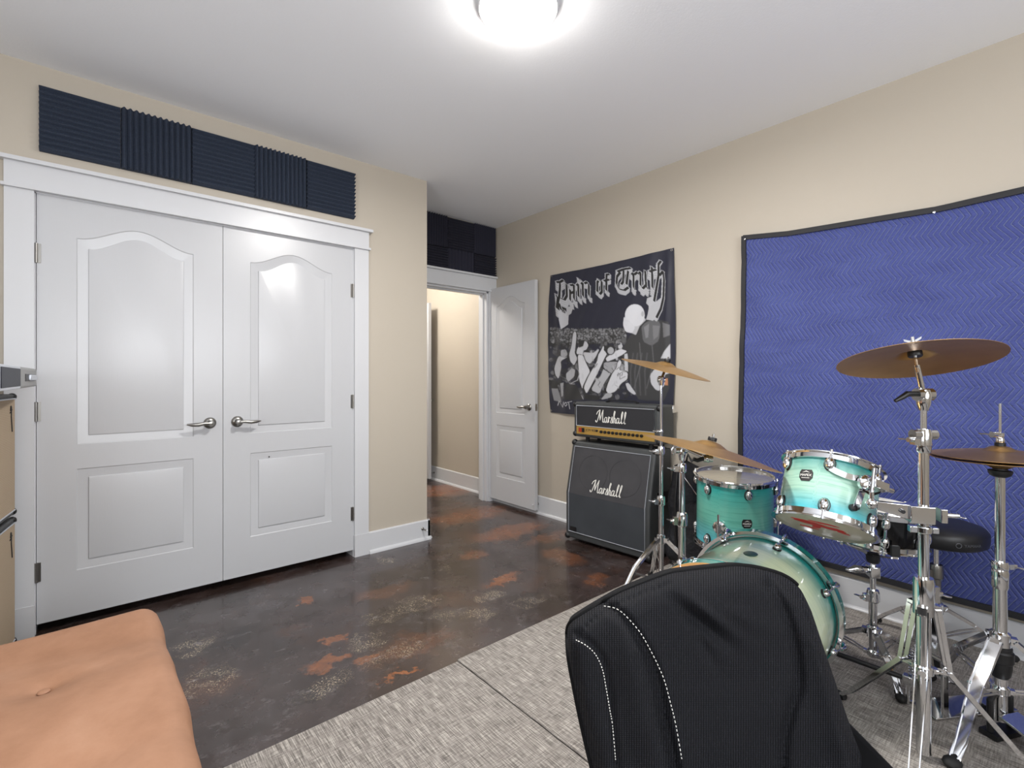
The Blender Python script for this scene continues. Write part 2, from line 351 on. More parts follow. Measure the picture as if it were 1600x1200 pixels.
struct('wall_right', MB().bb((XR, YB-.1, 0), (XR+.12, YD+.12, CZ)), M_wall)
struct('wall_hall_right', MB().bb((3.0, YD+.12, 0), (3.12, HY1, CZ)), M_wall)
struct('wall_hall_left', MB().bb((HX0-.1, YD+.12, 0), (HX0, HY1, CZ)), M_wall)
struct('wall_hall_end', MB().bb((HX0-.1, HY1, 0), (3.12, HY1+.1, CZ)), M_wall)
# rear and left walls behind the camera; windows added there for the fill lights
struct('wall_rear', MB().bb((XL-.1, YB-.1, 0), (-.3, YB, CZ)).bb((1.5, YB-.1, 0), (XR, YB, CZ)).bb((-.3, YB-.1, 0), (1.5, YB, 1.0)).bb((-.3, YB-.1, 2.1), (1.5, YB, CZ)), M_wall)
struct('wall_left', MB().bb((XL-.1, YB, 0), (XL, -.45, CZ)).bb((XL-.1, 1.05, 0), (XL, YW, CZ)).bb((XL-.1, -.45, 0), (XL, 1.05, .95)).bb((XL-.1, -.45, 2.05), (XL, 1.05, CZ)), M_wall)
for i, (a, b_) in enumerate((((-.3, YB-.1, 1.0), (1.5, YB-.02, 2.1)), ((XL-.1, -.45, .95), (XL-.02, 1.05, 2.05)))):
    ax = 0 if i == 0 else 1
    fr = MB(); lo, hi = Vector(a), Vector(b_)
    for s0 in (0, .5, 1):
        c_ = lo[ax]+(hi[ax]-lo[ax])*s0; l2, h2 = lo.copy(), hi.copy(); l2[ax], h2[ax] = max(lo[ax], c_-.03), min(hi[ax], c_+.03); fr.bb(l2, h2)
    for z0 in (lo.z, hi.z-.05):
        l2, h2 = lo.copy(), hi.copy(); l2.z, h2.z = z0, z0+.05; fr.bb(l2, h2)
    wo = struct('window_%d' % (i+1), fr, M_white)
    l2, h2 = lo.copy(), hi.copy(); o_ax = 1-ax; l2[o_ax] += .02; h2[o_ax] = l2[o_ax]+.01; l2.z += .05; h2.z -= .05; l2[ax] += .03; h2[ax] -= .03
    obj('window_pane', MB().bb(l2, h2), M_pane, wo)

# baseboards with quarter round
def baseboard(name, p0, p1, n, hgt, th=.016, shoe=True):
    p0, p1, n = Vector((*p0, 0)), Vector((*p1, 0)), Vector((*n, 0))
    mb = MB(); prof = [(0, 0), (th, 0), (th, hgt-.006), (th-.006, hgt), (0, hgt)]
    P0 = [p0+n*a+Zx*b_ for a, b_ in prof]; mb.prism(P0, p1-p0)
    if shoe:
        pr_ = [(th, 0), (th+.018, 0), (th+.017, .010), (th+.012, .018), (th+.005, .022), (th, .022)]
        mb.prism([p0+n*a+Zx*b_ for a, b_ in pr_], p1-p0)
    return struct(name, mb, M_white)
baseboard('baseboard_far', (1.403, YW), (XC+.016, YW), (0, -1), .142)
baseboard('baseboard_closet_side', (XC, YW-.016), (XC, YD), (1, 0), .142)
baseboard('baseboard_right', (XR, YB), (XR, YD), (-1, 0), .155)
baseboard('baseboard_hall_right', (3.0, YD+.12), (3.0, HY1), (-1, 0), .155)
baseboard('baseboard_left_far', (XL, YW), (-.31, YW), (0, -1), .142)
baseboard('baseboard_left', (XL, YB), (XL, YW), (1, 0), .142)
baseboard('baseboard_rear', (XL, YB), (XR, YB), (0, 1), .142)
baseboard('baseboard_hall_left', (HX0, YD+.12), (HX0, HY1), (1, 0), .142)
# closet casing
m_ = MB()
for a, b_ in ((DL0-.097, DL0), (DL1, DL1+.097)):
    m_.bb((a, YW-.018, 0), (b_, YW, 2.04)).bb((a-.002, YW-.024, 0), (b_+.002, YW, .142))
m_.bb((DL0-.097, YW-.022, 2.045), (DL1+.097, YW, 2.15)).bb((DL0-.106, YW-.034, 2.032), (DL1+.106, YW, 2.046)).bb((DL0-.118, YW-.044, 2.15), (DL1+.118, YW, 2.168))
m_.bb((DL0, YW, 0), (DL0+.004, YW+.12, DLT)).bb((DL1-.004, YW, 0), (DL1, YW+.12, DLT)).bb((DL0, YW, DLT-.004), (DL1, YW+.12, DLT))
struct('trim_1', m_, M_white, bevel=.0015)
# doorway casing and jamb
m_ = MB().bb((DR1, YD-.018, 0), (XR-.002, YD, 2.0)).bb((DR0-.09, YD-.018, 0), (DR0, YD, 2.0))
m_.bb((DR0-.09, YD-.022, 2.01), (XR-.002, YD, 2.128)).bb((DR0-.1, YD-.034, 1.998), (XR-.002, YD, 2.011)).bb((DR0-.11, YD-.044, 2.128), (XR-.002, YD, 2.146))
m_.bb((DR1-.018, YD, 0), (DR1, YD+.125, 2.0)).bb((DR0, YD, 0), (DR0+.018, YD+.125, 2.0)).bb((DR0, YD, 1.982), (DR1, YD+.125, 2.0)).bb((DR1-.03, YD+.045, 0), (DR1-.018, YD+.085, 1.985)).bb((DR0, YD+.045, 1.97), (DR1, YD+.085, 1.985))
struct('trim_2', m_, M_white, bevel=.0015)

# moulded two-panel doors: local frame x 0..w, z 0..H, front face at y=0, thickness towards +y
def arch_loop(x0, x1, z0, zs, rise, n=25):
    pts = [(x0, z0), (x1, z0)]
    for i in range(n):
        u = 1-2*i/(n-1); pts.append(((x0+x1)/2+u*(x1-x0)/2, zs+rise*(.5+.5*math.cos(PI*u))))
    return pts
def inset(loop, d):
    n = len(loop); out = []
    for i in range(n):
        a, b_, c_ = Vector(loop[i-1]), Vector(loop[i]), Vector(loop[(i+1) % n])
        e1, e2 = (b_-a).normalized(), (c_-b_).normalized(); n1, n2 = Vector((-e1.y, e1.x)), Vector((-e2.y, e2.x))
        k_ = n1+n2; k_ = k_/max(k_.length_squared, .3)*2; out.append(tuple(b_+k_*d))
    return out
def door_mesh(wd, H, px0, px1, pz, th=.035, both=True):
    mb = MB()
    def face(yf, s):
        y = lambda d: yf+s*d
        q = lambda *p: mb.add([(a, y(0), b_) for a, b_ in p], [tuple(range(len(p)))])
        (z0, z1), (z2, z3, rise) = pz
        arch = arch_loop(px0, px1, z2, z3, rise)
        q((0, 0), (px0, 0), (px0, H), (0, H)); q((px1, 0), (wd, 0), (wd, H), (px1, H)); q((px0, 0), (px1, 0), (px1, z0), (px0, z0)); q((px0, z1), (px1, z1), (px1, z2), (px0, z2))
        top = arch[2:][::-1]
        for (a, b_) in zip(top[:-1], top[1:]): q(a, b_, (b_[0], H), (a[0], H))
        for loop in ([(px0, z0), (px1, z0), (px1, z1), (px0, z1)], arch):
            prev = None; n = len(loop)
            for ins, dep_ in ((0, 0), (.004, .0035), (.012, .0045), (.040, .0095), (.044, .010), (.0455, .004), (.050, .003)):
                lp = inset(loop, ins) if loop is not arch else arch_loop(px0+ins, px1-ins, z2+ins, z3-ins, rise); cur = [(a, y(dep_), b_) for a, b_ in lp]
                if prev is not None: mb.add(prev+cur, [(i, (i+1) % n, n+(i+1) % n, n+i) for i in range(n)])
                prev = cur
            mb.add(prev, [tuple(range(n))])
    face(0, 1)
    if both: face(th, -1)
    mb.add([(0, 0, 0), (wd, 0, 0), (wd, 0, H), (0, 0, H), (0, th, 0), (wd, th, 0), (wd, th, H), (0, th, H)], [(0, 1, 5, 4), (3, 7, 6, 2), (0, 4, 7, 3), (1, 2, 6, 5)]+([] if both else [(4, 5, 6, 7)]))
    return mb
def lever(parent, x, z, y, ny, dx, name='door_handle'):      # ny: outward side, dx: lever direction
    mb = MB(); mb.lathe([(.030, 0), (.031, .004), (.027, .010), (.016, .014), (.013, .03), (.015, .034), (.017, .045), (.012, .056), (0, .058)], (x, y, z), (0, ny, 0), 28)
    pts = [(x, y+ny*.047, z), (x+dx*.03, y+ny*.050, z+.002), (x+dx*.06, y+ny*.052, z-.003), (x+dx*.09, y+ny*.050, z-.002), (x+dx*.112, y+ny*.047, z+.001)]
    mb.tube(pts, [.010, .0085, .0105, .009, .003], 12)
    return obj(name, mb, M_nickel, parent, smooth=50)
def hinge(parent, x, y, z):
    return obj('hinge', MB().cyl((x, y, z-.045), (x, y, z+.045), .0065, seg=12).bb((x-.016, y+.002, z-.044), (x+.016, y+.006, z+.044)), M_nickel, parent)
DH = 1.985
PZ = ((.215, .70), (.815, 1.805, .078))
# closet leaves
dm = door_mesh(.748, DH, .137, .611, PZ)
d1 = struct('door_1', dm, M_door, smooth=14); d1.location = (DL0+.006, YW+.004, .043)
d2 = struct('door_2', door_mesh(.748, DH, .137, .611, PZ), M_door, smooth=14); d2.location = (.5515, YW+.004, .043)
lever(d1, .686, .887, 0, -1, -1); lever(d2, .070, .887, 0, -1, 1)
for z in (.24, .98, 1.71):
    hinge(d1, -.001, -.006, z); hinge(d2, .749, -.006, z)
obj('screw', MB().lathe([(.004, 0), (.004, .001), (0, .002)], (.2385, 0.0035, .668), (0, -1, 0), 12), M_dark, d2)
# open room door, folded back along the right wall; front face looks to -x
DW = .66
d3 = struct('door_3', door_mesh(DW, DH, .13, DW-.13, PZ), M_door, smooth=14)
d3.rotation_euler = (0, 0, -PI/2); d3.location = (2.876, 3.715, .038)      # local x runs towards -y, front face to -x
lever(d3, DW-.07, .885, 0, -1, -1)
lever(d3, DW-.07, .885, .035, 1, -1, 'rear_door_handle')
obj('latch_plate', MB().bb((DW-.0005, .006, .855), (DW+.001, .029, .915)).lathe([(.007, 0), (.007, .008)], (DW, .0175, .885), (1, 0, 0), 12), M_nickel, d3)
for z in (.24, .98, 1.71): hinge(d3, -.002, -.004, z)
# hall door, edge on
d4 = struct('door_4', door_mesh(.76, DH, .14, .62, PZ), M_door, smooth=14)
d4.rotation_euler = (0, 0, -PI/2); d4.location = (2.868, 4.79+.76, .038)
lever(d4, .69, .885, 0, -1, -1); lever(d4, .69, .885, .035, 1, -1, 'rear_door_handle')
# door stops
def door_stop(x, y, z, d, label):
    t_ = thing('door_stop', label, 'door stop', (x, y, z))
    d = Vector(d); mb = MB(); mb.lathe([(.011, 0), (.011, .004), (.006, .008)], (0, 0, 0), d, 14)
    x_, y_, _ = mb.ringframe(d); pts = [d*(.008+.052*i/64)+(x_*math.cos(i*PI/4)+y_*math.sin(i*PI/4))*.005 for i in range(65)]
    mb.tube(pts, .0012, 5); obj('spring', mb, M_nickel, t_)
    obj('tip', MB().lathe([(.007, 0), (.0075, .008), (.005, .011)], d*.06, d, 12), M_white, t_)
door_stop(1.81, YW-.016, .085, (0, -1, 0), 'spring door stop on the white baseboard by the closet wall corner')
door_stop(XR-.016, 3.075, .085, (-1, 0, 0), 'spring door stop on the baseboard behind the open white door')
door_stop(3.0-.016, 4.86, .085, (-1, 0, 0), 'spring door stop far off in the hall behind the edge-on door')

# ceiling lamp
cl = thing('ceiling_lamp', 'round flush white ceiling lamp above the dark floor, just at the top edge', 'lamp', (LAMP[0], LAMP[1], CZ))
obj('base', MB().lathe([(.15, 0), (.155, -.02), (.15, -.028), (.1, -.03)], (0, 0, 0), (0, 0, 1), 48), M_white, cl)
obj('lamp_shade', MB().lathe([(.145, -.028), (.14, -.045), (.12, -.066), (.085, -.084), (.04, -.094), (0, -.096)], (0, 0, 0), (0, 0, 1), 48, caps=False), M_lampglass, cl)
hl = thing('ceiling_lamp', 'round flush ceiling lamp in the hall beyond the doorway', 'lamp', (2.0, 4.6, CZ))
obj('base', MB().lathe([(.12, 0), (.125, -.02), (.1, -.024)], (0, 0, 0), (0, 0, 1), 32), M_white, hl)
obj('lamp_shade', MB().lathe([(.11, -.02), (.1, -.04), (.06, -.055), (0, -.06)], (0, 0, 0), (0, 0, 1), 32, caps=False), M_lampglass, hl)

# carpets
cp = obj('carpet', MB().bb((1.149, YB+.3, 0), (2.925, 1.69, .009)), M_carpet, bevel=.003); tag(cp, 'wide grey flat-weave carpet under the drum kit and office chair', 'carpet')
cp = obj('carpet', MB().bb((-.55, YB+.3, 0), (1.143, 1.678, .009)), M_carpet, bevel=.003); tag(cp, 'grey flat-weave carpet left of the seam, beside the tan bench', 'carpet')

# ================================================================== ACOUSTIC FOAM
def foam_tile(x0, x1, z0, z1, ywall, vertical, label, group, m, ridges=12, th=.018, rd=.024):
    o_ = Vector(((x0+x1)/2, ywall, z0)); W, Hh = x1-x0-.002, z1-z0-.002; n = ridges*8
    L = W if vertical else Hh; prof = []
    for i in range(n+1):
        s_ = i/n; prof.append((s_*L, -(th+rd*(.5-.5*math.cos(2*PI*ridges*s_)))))
    sec = [(0, 0)]+prof+[(L, 0)]
    mb = MB()
    if vertical: mb.prism([(-W/2+a, b_, 0) for a, b_ in sec], (0, 0, Hh))
    else: mb.prism([(-W/2, b_, a) for a, b_ in sec], (W, 0, 0))
    ob = obj('foam_panel', mb, m, smooth=60); ob.location = o_; tag(ob, label, 'acoustic panel', group); return ob
xs = [-.19, .103, .401, .704, .996, 1.302]
lab = ['horizontally ridged navy foam panel, leftmost in the row above the closet doors', 'vertically ridged navy foam panel, second from the left above the closet doors',
       'horizontally ridged navy foam panel in the middle of the row above the closet', 'vertically ridged navy foam panel, fourth from the left above the closet doors',
       'horizontally ridged navy foam panel, rightmost in the row above the closet doors']
for i in range(5): foam_tile(xs[i], xs[i+1], 2.222, 2.523, YW, i % 2 == 1, lab[i], 'foam panels above the closet', M_foam)
xs = [2.09, 2.388, 2.677, 2.935]
for i in range(3):
    p_ = ['left', 'middle', 'right'][i]
    foam_tile(xs[i], xs[i+1], 2.333, 2.612, YD, i != 1, '%s dark foam panel of the upper row over the doorway, %s ridges' % (p_, 'horizontal' if i == 1 else 'vertical'), 'foam panels over the doorway', M_foam2)
    foam_tile(xs[i], xs[i+1], 2.148, 2.331, YD, i == 1, '%s dark foam panel of the lower row over the doorway, %s ridges' % (p_, 'vertical' if i == 1 else 'horizontal'), 'foam panels over the doorway', M_foam2, ridges=8)

# ================================================================== QUILTED BLANKET
bl = thing('moving_blanket', 'large blue quilted blanket with black binding hung on the beige wall', 'blanket', (XR, 1.315, .2))
def blanket_top(s): 
    pts = [(0, 2.017), (.25, 1.985), (.55, 1.972), (.87, 1.956), (1.15, 1.965), (1.9, 2.0)]
    for (a, za), (b_, zb) in zip(pts[:-1], pts[1:]):
        if s <= b_: return za+(zb-za)*(s-a)/(b_-a)
    return 2.0
def blanket_pt(s, v_, extra=0):
    zt = blanket_top(s); zb = .205-.018*s; z = zb+(zt-zb)*v_
    yo = 1.313-s+.01*math.sin(v_*5)*(1-s/1.8)
    b1 = .010*noise.noise(Vector((s*1.6, z*3.2, 0)))+.007*noise.noise(Vector((s*4, z*7, 3)))
    hang = .02*math.exp(-((s-.87)/.35)**2)*v_**3
    return Vector((XR-.022-extra-abs(b1)-.006*(1-v_)+hang*0, yo, z))
NS, NV = 150, 170; P = []; qd = []
for i in range(NS+1):
    row = []
    for j in range(NV+1):
        s_, v_ = 1.8*i/NS, j/NV; p = blanket_pt(s_, v_)
        row.append(p-X_*(.003*noise.noise(Vector((s_*9, p.z*26, 2)))))
        qd.append((s_+.016*noise.noise(Vector((s_*2.5, p.z*2, 9)))+.005*noise.noise(Vector((s_*9, p.z*9, 4))), p.z-.2+.02*noise.noise(Vector((s_*2, p.z*3, 5))), 0))
    P.append(row)
mb = MB().grid(P); obj('quilting', mb, M_quilt, bl, world=True, smooth=60, attr={'q': qd})
mb = MB()
mb.grid([[blanket_pt(1.8*i/40, j/40)+X_*.019 for j in range(41)] for i in range(41)]); obj('backing', mb, M_binding, bl, world=True)
def edge_strip(pts, inw):
    mb = MB(); mb.strip(pts, inw, .022, .012); return mb
mb = MB(); N_ = 60
mb.strip([blanket_pt(1.8*i/N_, .995)-X_*.003 for i in range(N_+1)], (0, 0, 1), .026, .016)
mb.strip([blanket_pt(1.8*i/N_, .003)-X_*.003 for i in range(N_+1)], (0, 0, 1), .026, .016)
mb.strip([blanket_pt(.004, i/N_)-X_*.003 for i in range(N_+1)], (0, 1, 0), .026, .016)
mb.strip([blanket_pt(1.796, i/N_)-X_*.003 for i in range(N_+1)], (0, 1, 0), .026, .016)
obj('binding', mb, M_binding, bl, world=True)
for s_ in (.012, .87): 
    p = blanket_pt(s_, .988); obj('nail', MB().lathe([(.005, 0), (.005, .002), (0, .003)], p-X_*.012, (-1, 0, 0), 12), M_chrome, bl, world=True)

# ================================================================== BAND FLAG (drawn with polygons into vertex colours)
FY0, FY1, FZ0, FZ1 = 2.932, 1.772, .885, 2.047
RN = 640; img = np.zeros((RN, RN, 3)); 
def crop(o, s): return lambda x, y: (o[0]+x/s, o[1]+y/s)
def uv_of(px, py):
    p = on_wall_x(px, py, XR); return ((FY0-p.y)/(FY0-FY1), (FZ1-p.z)/(FZ1-FZ0))
def fill(pts, col, a=1.0):
    p = np.array(pts)*RN; x0, y0 = np.maximum(np.floor(p.min(0)).astype(int), 0); x1, y1 = np.minimum(np.ceil(p.max(0)).astype(int)+1, RN)
    if x1 <= x0 or y1 <= y0: return
    yy, xx = np.mgrid[y0:y1, x0:x1]+.5; ins = np.zeros(xx.shape, bool)
    for (ax, ay), (bx, by) in zip(p, np.roll(p, -1, 0)):
        if ay == by: continue
        c_ = ((ay > yy) != (by > yy)) & (xx < (bx-ax)*(yy-ay)/(by-ay)+ax); ins ^= c_
    img[y0:y1, x0:x1][ins] = img[y0:y1, x0:x1][ins]*(1-a)+np.array(col)*a
SMOOTH = [True]
def poly(cr, pts, g, a=1.0, jit=0):
    col = (g*.97, g*.98, g*1.04) if not isinstance(g, tuple) else g
    if len(pts) > 4 and SMOOTH[0]:
        for _ in range(1):
            pts = [q for a_, b_ in zip(pts, list(pts[1:])+[pts[0]]) for q in ((a_[0]*.84+b_[0]*.16, a_[1]*.84+b_[1]*.16), (a_[0]*.16+b_[0]*.84, a_[1]*.16+b_[1]*.84))]
    fill([uv_of(*cr(x+random.uniform(-jit, jit), y+random.uniform(-jit, jit))) for x, y in pts], col, a)
def ellp(cr, cx, cy, rx, ry, g, a=1.0, n=20): poly(cr, [(cx+rx*math.cos(2*PI*i/n), cy+ry*math.sin(2*PI*i/n)) for i in range(n)], g, a)
def pen(cr, pls, wdt, ang, g, off=(0, 0), grow=0):
    nx, ny = math.cos(ang)*(wdt/2+grow), math.sin(ang)*(wdt/2+grow)
    for pl in pls:
        for (x0, y0), (x1, y1) in zip(pl[:-1], pl[1:]):
            x0, x1, y0, y1 = x0+off[0], x1+off[0], y0+off[1], y1+off[1]
            poly(cr, [(x0-nx, y0-ny), (x0+nx, y0+ny), (x1+nx, y1+ny), (x1-nx, y1-ny)], g)
            if grow:
                for (cx, cy) in ((x0, y0), (x1, y1)): poly(cr, [(cx-nx-grow, cy-ny), (cx, cy-grow), (cx+nx+grow, cy+ny), (cx, cy+grow)], g)
DK = .012
img[:] = (DK, DK*1.08, DK*2.3)
c4, c7, c8 = crop((840, 370), 4), crop((850, 400), 7.619), crop((860, 500), 7.5)
# distant crowd speckle
poly(c8, [(30, 110), (900, 85), (930, 260), (20, 300)], .02)
for _ in range(1300):
    x, y = random.uniform(30, 900), random.uniform(95, 260)**1.0; r = random.uniform(4, 13); ellp(c8, x, y, r, r*random.uniform(.7, 1.4), random.choice((.02, .04, .08, .12, .2, .28)), .8, 8)
for _ in range(620):
    x, y = random.uniform(20, 930), random.uniform(230, 920); r = random.uniform(6, 30); ellp(c8, x, y, r, r*random.uniform(.5, 1.6), random.choice((.01, .015, .02, .05, .1, .16)), .7, 8)
L1, L2 = .42, .30
poly(c8, [(20, 700), (110, 720), (110, 800), (30, 800)], DK)
poly(c8, [(40, 800), (110, 800), (150, 960), (60, 940)], .22)
for pts, g in (
    ([(70, 560), (110, 440), (170, 400), (225, 425), (150, 480), (160, 560), (120, 690), (80, 640)], L1), ([(150, 350), (200, 340), (225, 400), (190, 440), (150, 420)], .3),
    ([(205, 620), (270, 560), (310, 580), (300, 660), (230, 720), (205, 680)], .36), ([(140, 740), (180, 730), (170, 880), (150, 900)], .3),
    ([(285, 150), (300, 128), (322, 140), (325, 200), (312, 300), (300, 380), (332, 450), (292, 530), (250, 480), (240, 400), (268, 300), (276, 220)], .47),
    ([(400, 370), (520, 380), (560, 345), (584, 340), (545, 430), (480, 510), (440, 480)], .48),
    ([(320, 385), (330, 330), (380, 262), (440, 242), (466, 290), (442, 340), (405, 352), (395, 400), (350, 415)], .55),
    ([(335, 400), (400, 405), (440, 500), (482, 600), (440, 700), (396, 812), (360, 700), (352, 560)], .6),
    ([(600, 660), (640, 560), (700, 560), (745, 585), (640, 740), (592, 862), (495, 815), (560, 690)], .42),
    ([(575, 400), (600, 360), (628, 300), (640, 300), (636, 350), (682, 380), (642, 452), (560, 640), (500, 760), (446, 862), (410, 782), (470, 640), (562, 480)], .58),
    ([(640, 490), (780, 480), (900, 520), (925, 600), (760, 640), (640, 560)], .33),
    ([(660, 440), (760, 370), (840, 330), (920, 358), (862, 402), (760, 452), (680, 482)], .6),
    ([(812, 290), (850, 275), (868, 300), (850, 330), (815, 330)], .5),
    ([(885, 395), (940, 378), (935, 645), (890, 640)], .5),
    ([(690, 740), (740, 620), (790, 560), (800, 500), (830, 458), (855, 490), (822, 580), (900, 592), (928, 622), (922, 690), (850, 735), (780, 832), (700, 862), (668, 820)], .6),
    ([(610, 925), (670, 850), (745, 860), (730, 900), (640, 925)], .35)):
    cx_ = sum(p[0] for p in pts)/len(pts); cy_ = sum(p[1] for p in pts)/len(pts)
    poly(c8, [(cx_+(x-cx_)*1.10+(6 if x > cx_ else -6), cy_+(y-cy_)*1.04) for x, y in pts], .012); poly(c8, pts, g)
    for _ in range(5): ellp(c8, cx_+random.uniform(-.2, .2)*60, cy_+random.uniform(-.35, .35)*(max(p[1] for p in pts)-min(p[1] for p in pts)), random.uniform(6, 14), random.uniform(12, 40), g*random.uniform(.72, 1.12), .5, 10)
ellp(c8, 715, 345, 62, 60, .02); ellp(c8, 722, 352, 40, 42, .42); ellp(c8, 410, 290, 46, 50, .5); poly(c8, [(345, 240), (420, 225), (400, 300), (350, 320)], .02)
for _ in range(26):
    x, y = random.uniform(500, 900), random.uniform(480, 880); pen(c8, [[(x, y), (x+random.uniform(-50, 50), y+random.uniform(5, 60))]], 7, .3, random.choice((.02, .03, .5)))
pen(c8, [[(250, 510), (330, 560), (365, 620), (340, 700), (260, 740)], [(140, 650), (200, 680), (250, 745), (310, 745)]], 9, .6, .4)
pen(c8, [[(340, 850), (390, 880), (410, 925)]], 12, .5, .4); pen(c8, [[(570, 690), (600, 720), (575, 760), (600, 790)]], 6, .4, .03)
poly(c8, [(200, 740), (330, 760), (400, 930), (190, 930)], .02); poly(c8, [(400, 800), (450, 870), (600, 880), (600, 930), (430, 930)], .015)
pen(c8, [[(800, 640), (870, 600), (925, 600)], [(830, 690), (900, 655)]], 6, .8, .06)
# performer seen from behind
poly(c8, [(1400, 30), (1300, 0), (1080, 0), (1020, 160), (960, 160), (870, 310), (925, 375), (932, 650), (1010, 850), (1050, 935), (1400, 945)], .035)
poly(c8, [(1080, 60), (1180, 0), (1300, 20), (1280, 240), (1200, 300), (1100, 250)], .11); poly(c8, [(1110, 80), (1170, 40), (1160, 200), (1130, 210)], .2); poly(c8, [(1210, 60), (1290, 70), (1270, 190), (1220, 230)], .17)
poly(c8, [(1320, 30), (1395, 60), (1395, 180), (1330, 210)], .14)
for x in (990, 1040, 1090, 1150): pen(c8, [[(x, 380), (x-30, 600), (x-20, 880)]], 16, .2, .07)
for x in (1060, 1200): pen(c8, [[(x, 260), (x+20, 500), (x-60, 800)]], 10, .2, .10)
poly(c8, [(900, 738), (940, 730), (1022, 858), (1000, 872), (930, 820)], .5)
poly(c8, [(1180, 640), (1230, 575), (1300, 560), (1400, 590), (1400, 620), (1345, 640), (1350, 760), (1285, 828), (1240, 810), (1190, 740)], .5)
poly(c8, [(1300, 450), (1340, 370), (1400, 280), (1400, 450)], .5); poly(c8, [(1345, 690), (1380, 680), (1385, 760), (1350, 760)], (.45, .2, .1))
poly(c4, [(550, 560), (575, 590), (600, 600), (625, 612), (650, 560), (690, 515), (640, 490), (560, 520)], .45)
ellp(c4, 618, 488, 60, 70, .62); poly(c4, [(553, 490), (546, 548), (560, 590), (600, 600), (620, 560)], .6); ellp(c4, 664, 480, 9, 17, .42)
pen(c4, [[(560, 545), (575, 548)], [(563, 520), (583, 524)]], 5, .3, .2); pen(c4, [[(630, 610), (650, 560), (690, 520)]], 10, .5, .03)
poly(c4, [(695, 400), (735, 395), (745, 470), (735, 525), (690, 515), (705, 440)], .5)
SMOOTH[0] = False
for _ in range(1):
    img = (img+np.roll(img, 1, 0)+np.roll(img, -1, 0)+np.roll(img, 1, 1)+np.roll(img, -1, 1))/5
# blackletter title
PAIN = [[(165, 315), (200, 305), (208, 340), (205, 470), (190, 560), (200, 640)], [(205, 310), (245, 285), (290, 335), (290, 470), (262, 520), (215, 500)], [(168, 460), (190, 510), (178, 620)], [(205, 560), (225, 640), (262, 650)],
        [(328, 395), (328, 520), (350, 548)], [(330, 345), (372, 335), (374, 500), (395, 535)], [(330, 440), (370, 420)], [(405, 345), (425, 325), (428, 475), (448, 500)], [(425, 262), (450, 278)],
        [(462, 330), (478, 308), (480, 465), (496, 490)], [(500, 320), (530, 300), (550, 335), (550, 455), (572, 488)]]
OFF = [[(665, 285), (652, 300), (652, 415), (680, 445)], [(665, 270), (704, 290), (704, 415), (680, 445)], [(795, 205), (760, 210), (755, 395), (775, 420)], [(728, 285), (792, 268)]]
TRU = [[(925, 185), (885, 235), (880, 320), (915, 385), (975, 400), (1020, 365)], [(890, 175), (960, 150), (1050, 135)], [(965, 160), (962, 300), (940, 330)], [(1020, 170), (1000, 330)],
       [(1058, 215), (1078, 195), (1082, 365), (1100, 395)], [(1090, 215), (1125, 185), (1140, 215)], [(1145, 205), (1165, 185), (1168, 345), (1192, 378)], [(1192, 385), (1228, 345)], [(1225, 175), (1230, 355), (1250, 392)],
       [(1300, 130), (1303, 375), (1322, 400)], [(1272, 185), (1345, 160)], [(1400, 60), (1372, 100), (1374, 230), (1345, 420), (1325, 540)], [(1385, 235), (1425, 185), (1440, 290), (1430, 500), (1400, 630), (1350, 735)]]
for st in range(10, 0, -1):
    k_ = st/10
    for pls in (PAIN, OFF, TRU):
        for pl in pls:
            cx = sum(p[0] for p in pl)/len(pl); d_ = 42+70*abs((cx-760)/640)**2
            if pl in TRU[-2:]: d_ = 30
            pen(c7, [pl], 30, .75, .46 if st % 3 else .34, (-(cx-760)/640*12*k_, d_*k_), 7)
poly(c7, [(195, 640), (250, 620), (310, 700), (305, 810), (225, 870), (205, 760)], .46); poly(c7, [(235, 600), (275, 620), (270, 680), (232, 660)], DK)
poly(c7, [(280, 600), (370, 590), (340, 680), (290, 715)], .4); poly(c7, [(1240, 500), (1330, 470), (1350, 560), (1290, 620), (1230, 560)], .46); poly(c7, [(1280, 600), (1400, 500), (1440, 520), (1380, 690), (1320, 760), (1230, 755)], .44)
for pls in (PAIN, OFF, TRU): pen(c7, pls, 32, .75, .5, (0, 0), 9)
img_noise = 1
for pls in (PAIN, OFF, TRU): pen(c7, pls, 29, .75, DK*.8, (0, 0), 2)
# writing along the lower edge
pen(c8, [[(100, 1000), (120, 945), (165, 1020), (180, 955)], [(205, 958), (188, 985), (205, 1008), (222, 985), (205, 958)], [(215, 965), (275, 948)], [(238, 962), (250, 1040)]], 8, .5, .5)
# blur to mesh resolution
img2 = img.reshape(RN//2, 2, RN//2, 2, 3).mean((1, 3)); RM = RN//2
fl_ = thing('band_flag', 'black and white concert flag with blackletter title pinned to the beige wall', 'flag', (XR, (FY0+FY1)/2, FZ0))
P = []; cols = []
for j in range(RM):
    row = []
    for i in range(RM):
        u, v_ = i/(RM-1), j/(RM-1)
        y = FY0+(FY1-FY0)*u; z = FZ1+(FZ0-FZ1)*v_
        y += -.018*math.sin(PI*v_)*(1 if u > .5 else -1)*abs(2*u-1)**6; z -= .012*math.sin(PI*u)*(1-v_)
        fold = .010*noise.noise(Vector((u*5, v_*1.4, 1)))+.006*noise.noise(Vector((u*11+v_*6, v_*3, 7)))
        fold += .014*math.exp(-((u-.06-.10*v_)/.03)**2)*v_*(1-v_)*3+.012*math.exp(-((u-.97+.05*v_)/.02)**2)*(1-v_)
        pin = min(1, 6*min(math.hypot(u, v_), math.hypot(1-u, v_), math.hypot(u, 1-v_)))
        row.append(Vector((XR-.006-(.012+fold)*pin, y, z))); cols.append((*img2[j, i], 1))
    P.append(row)
mb = MB().grid(P)
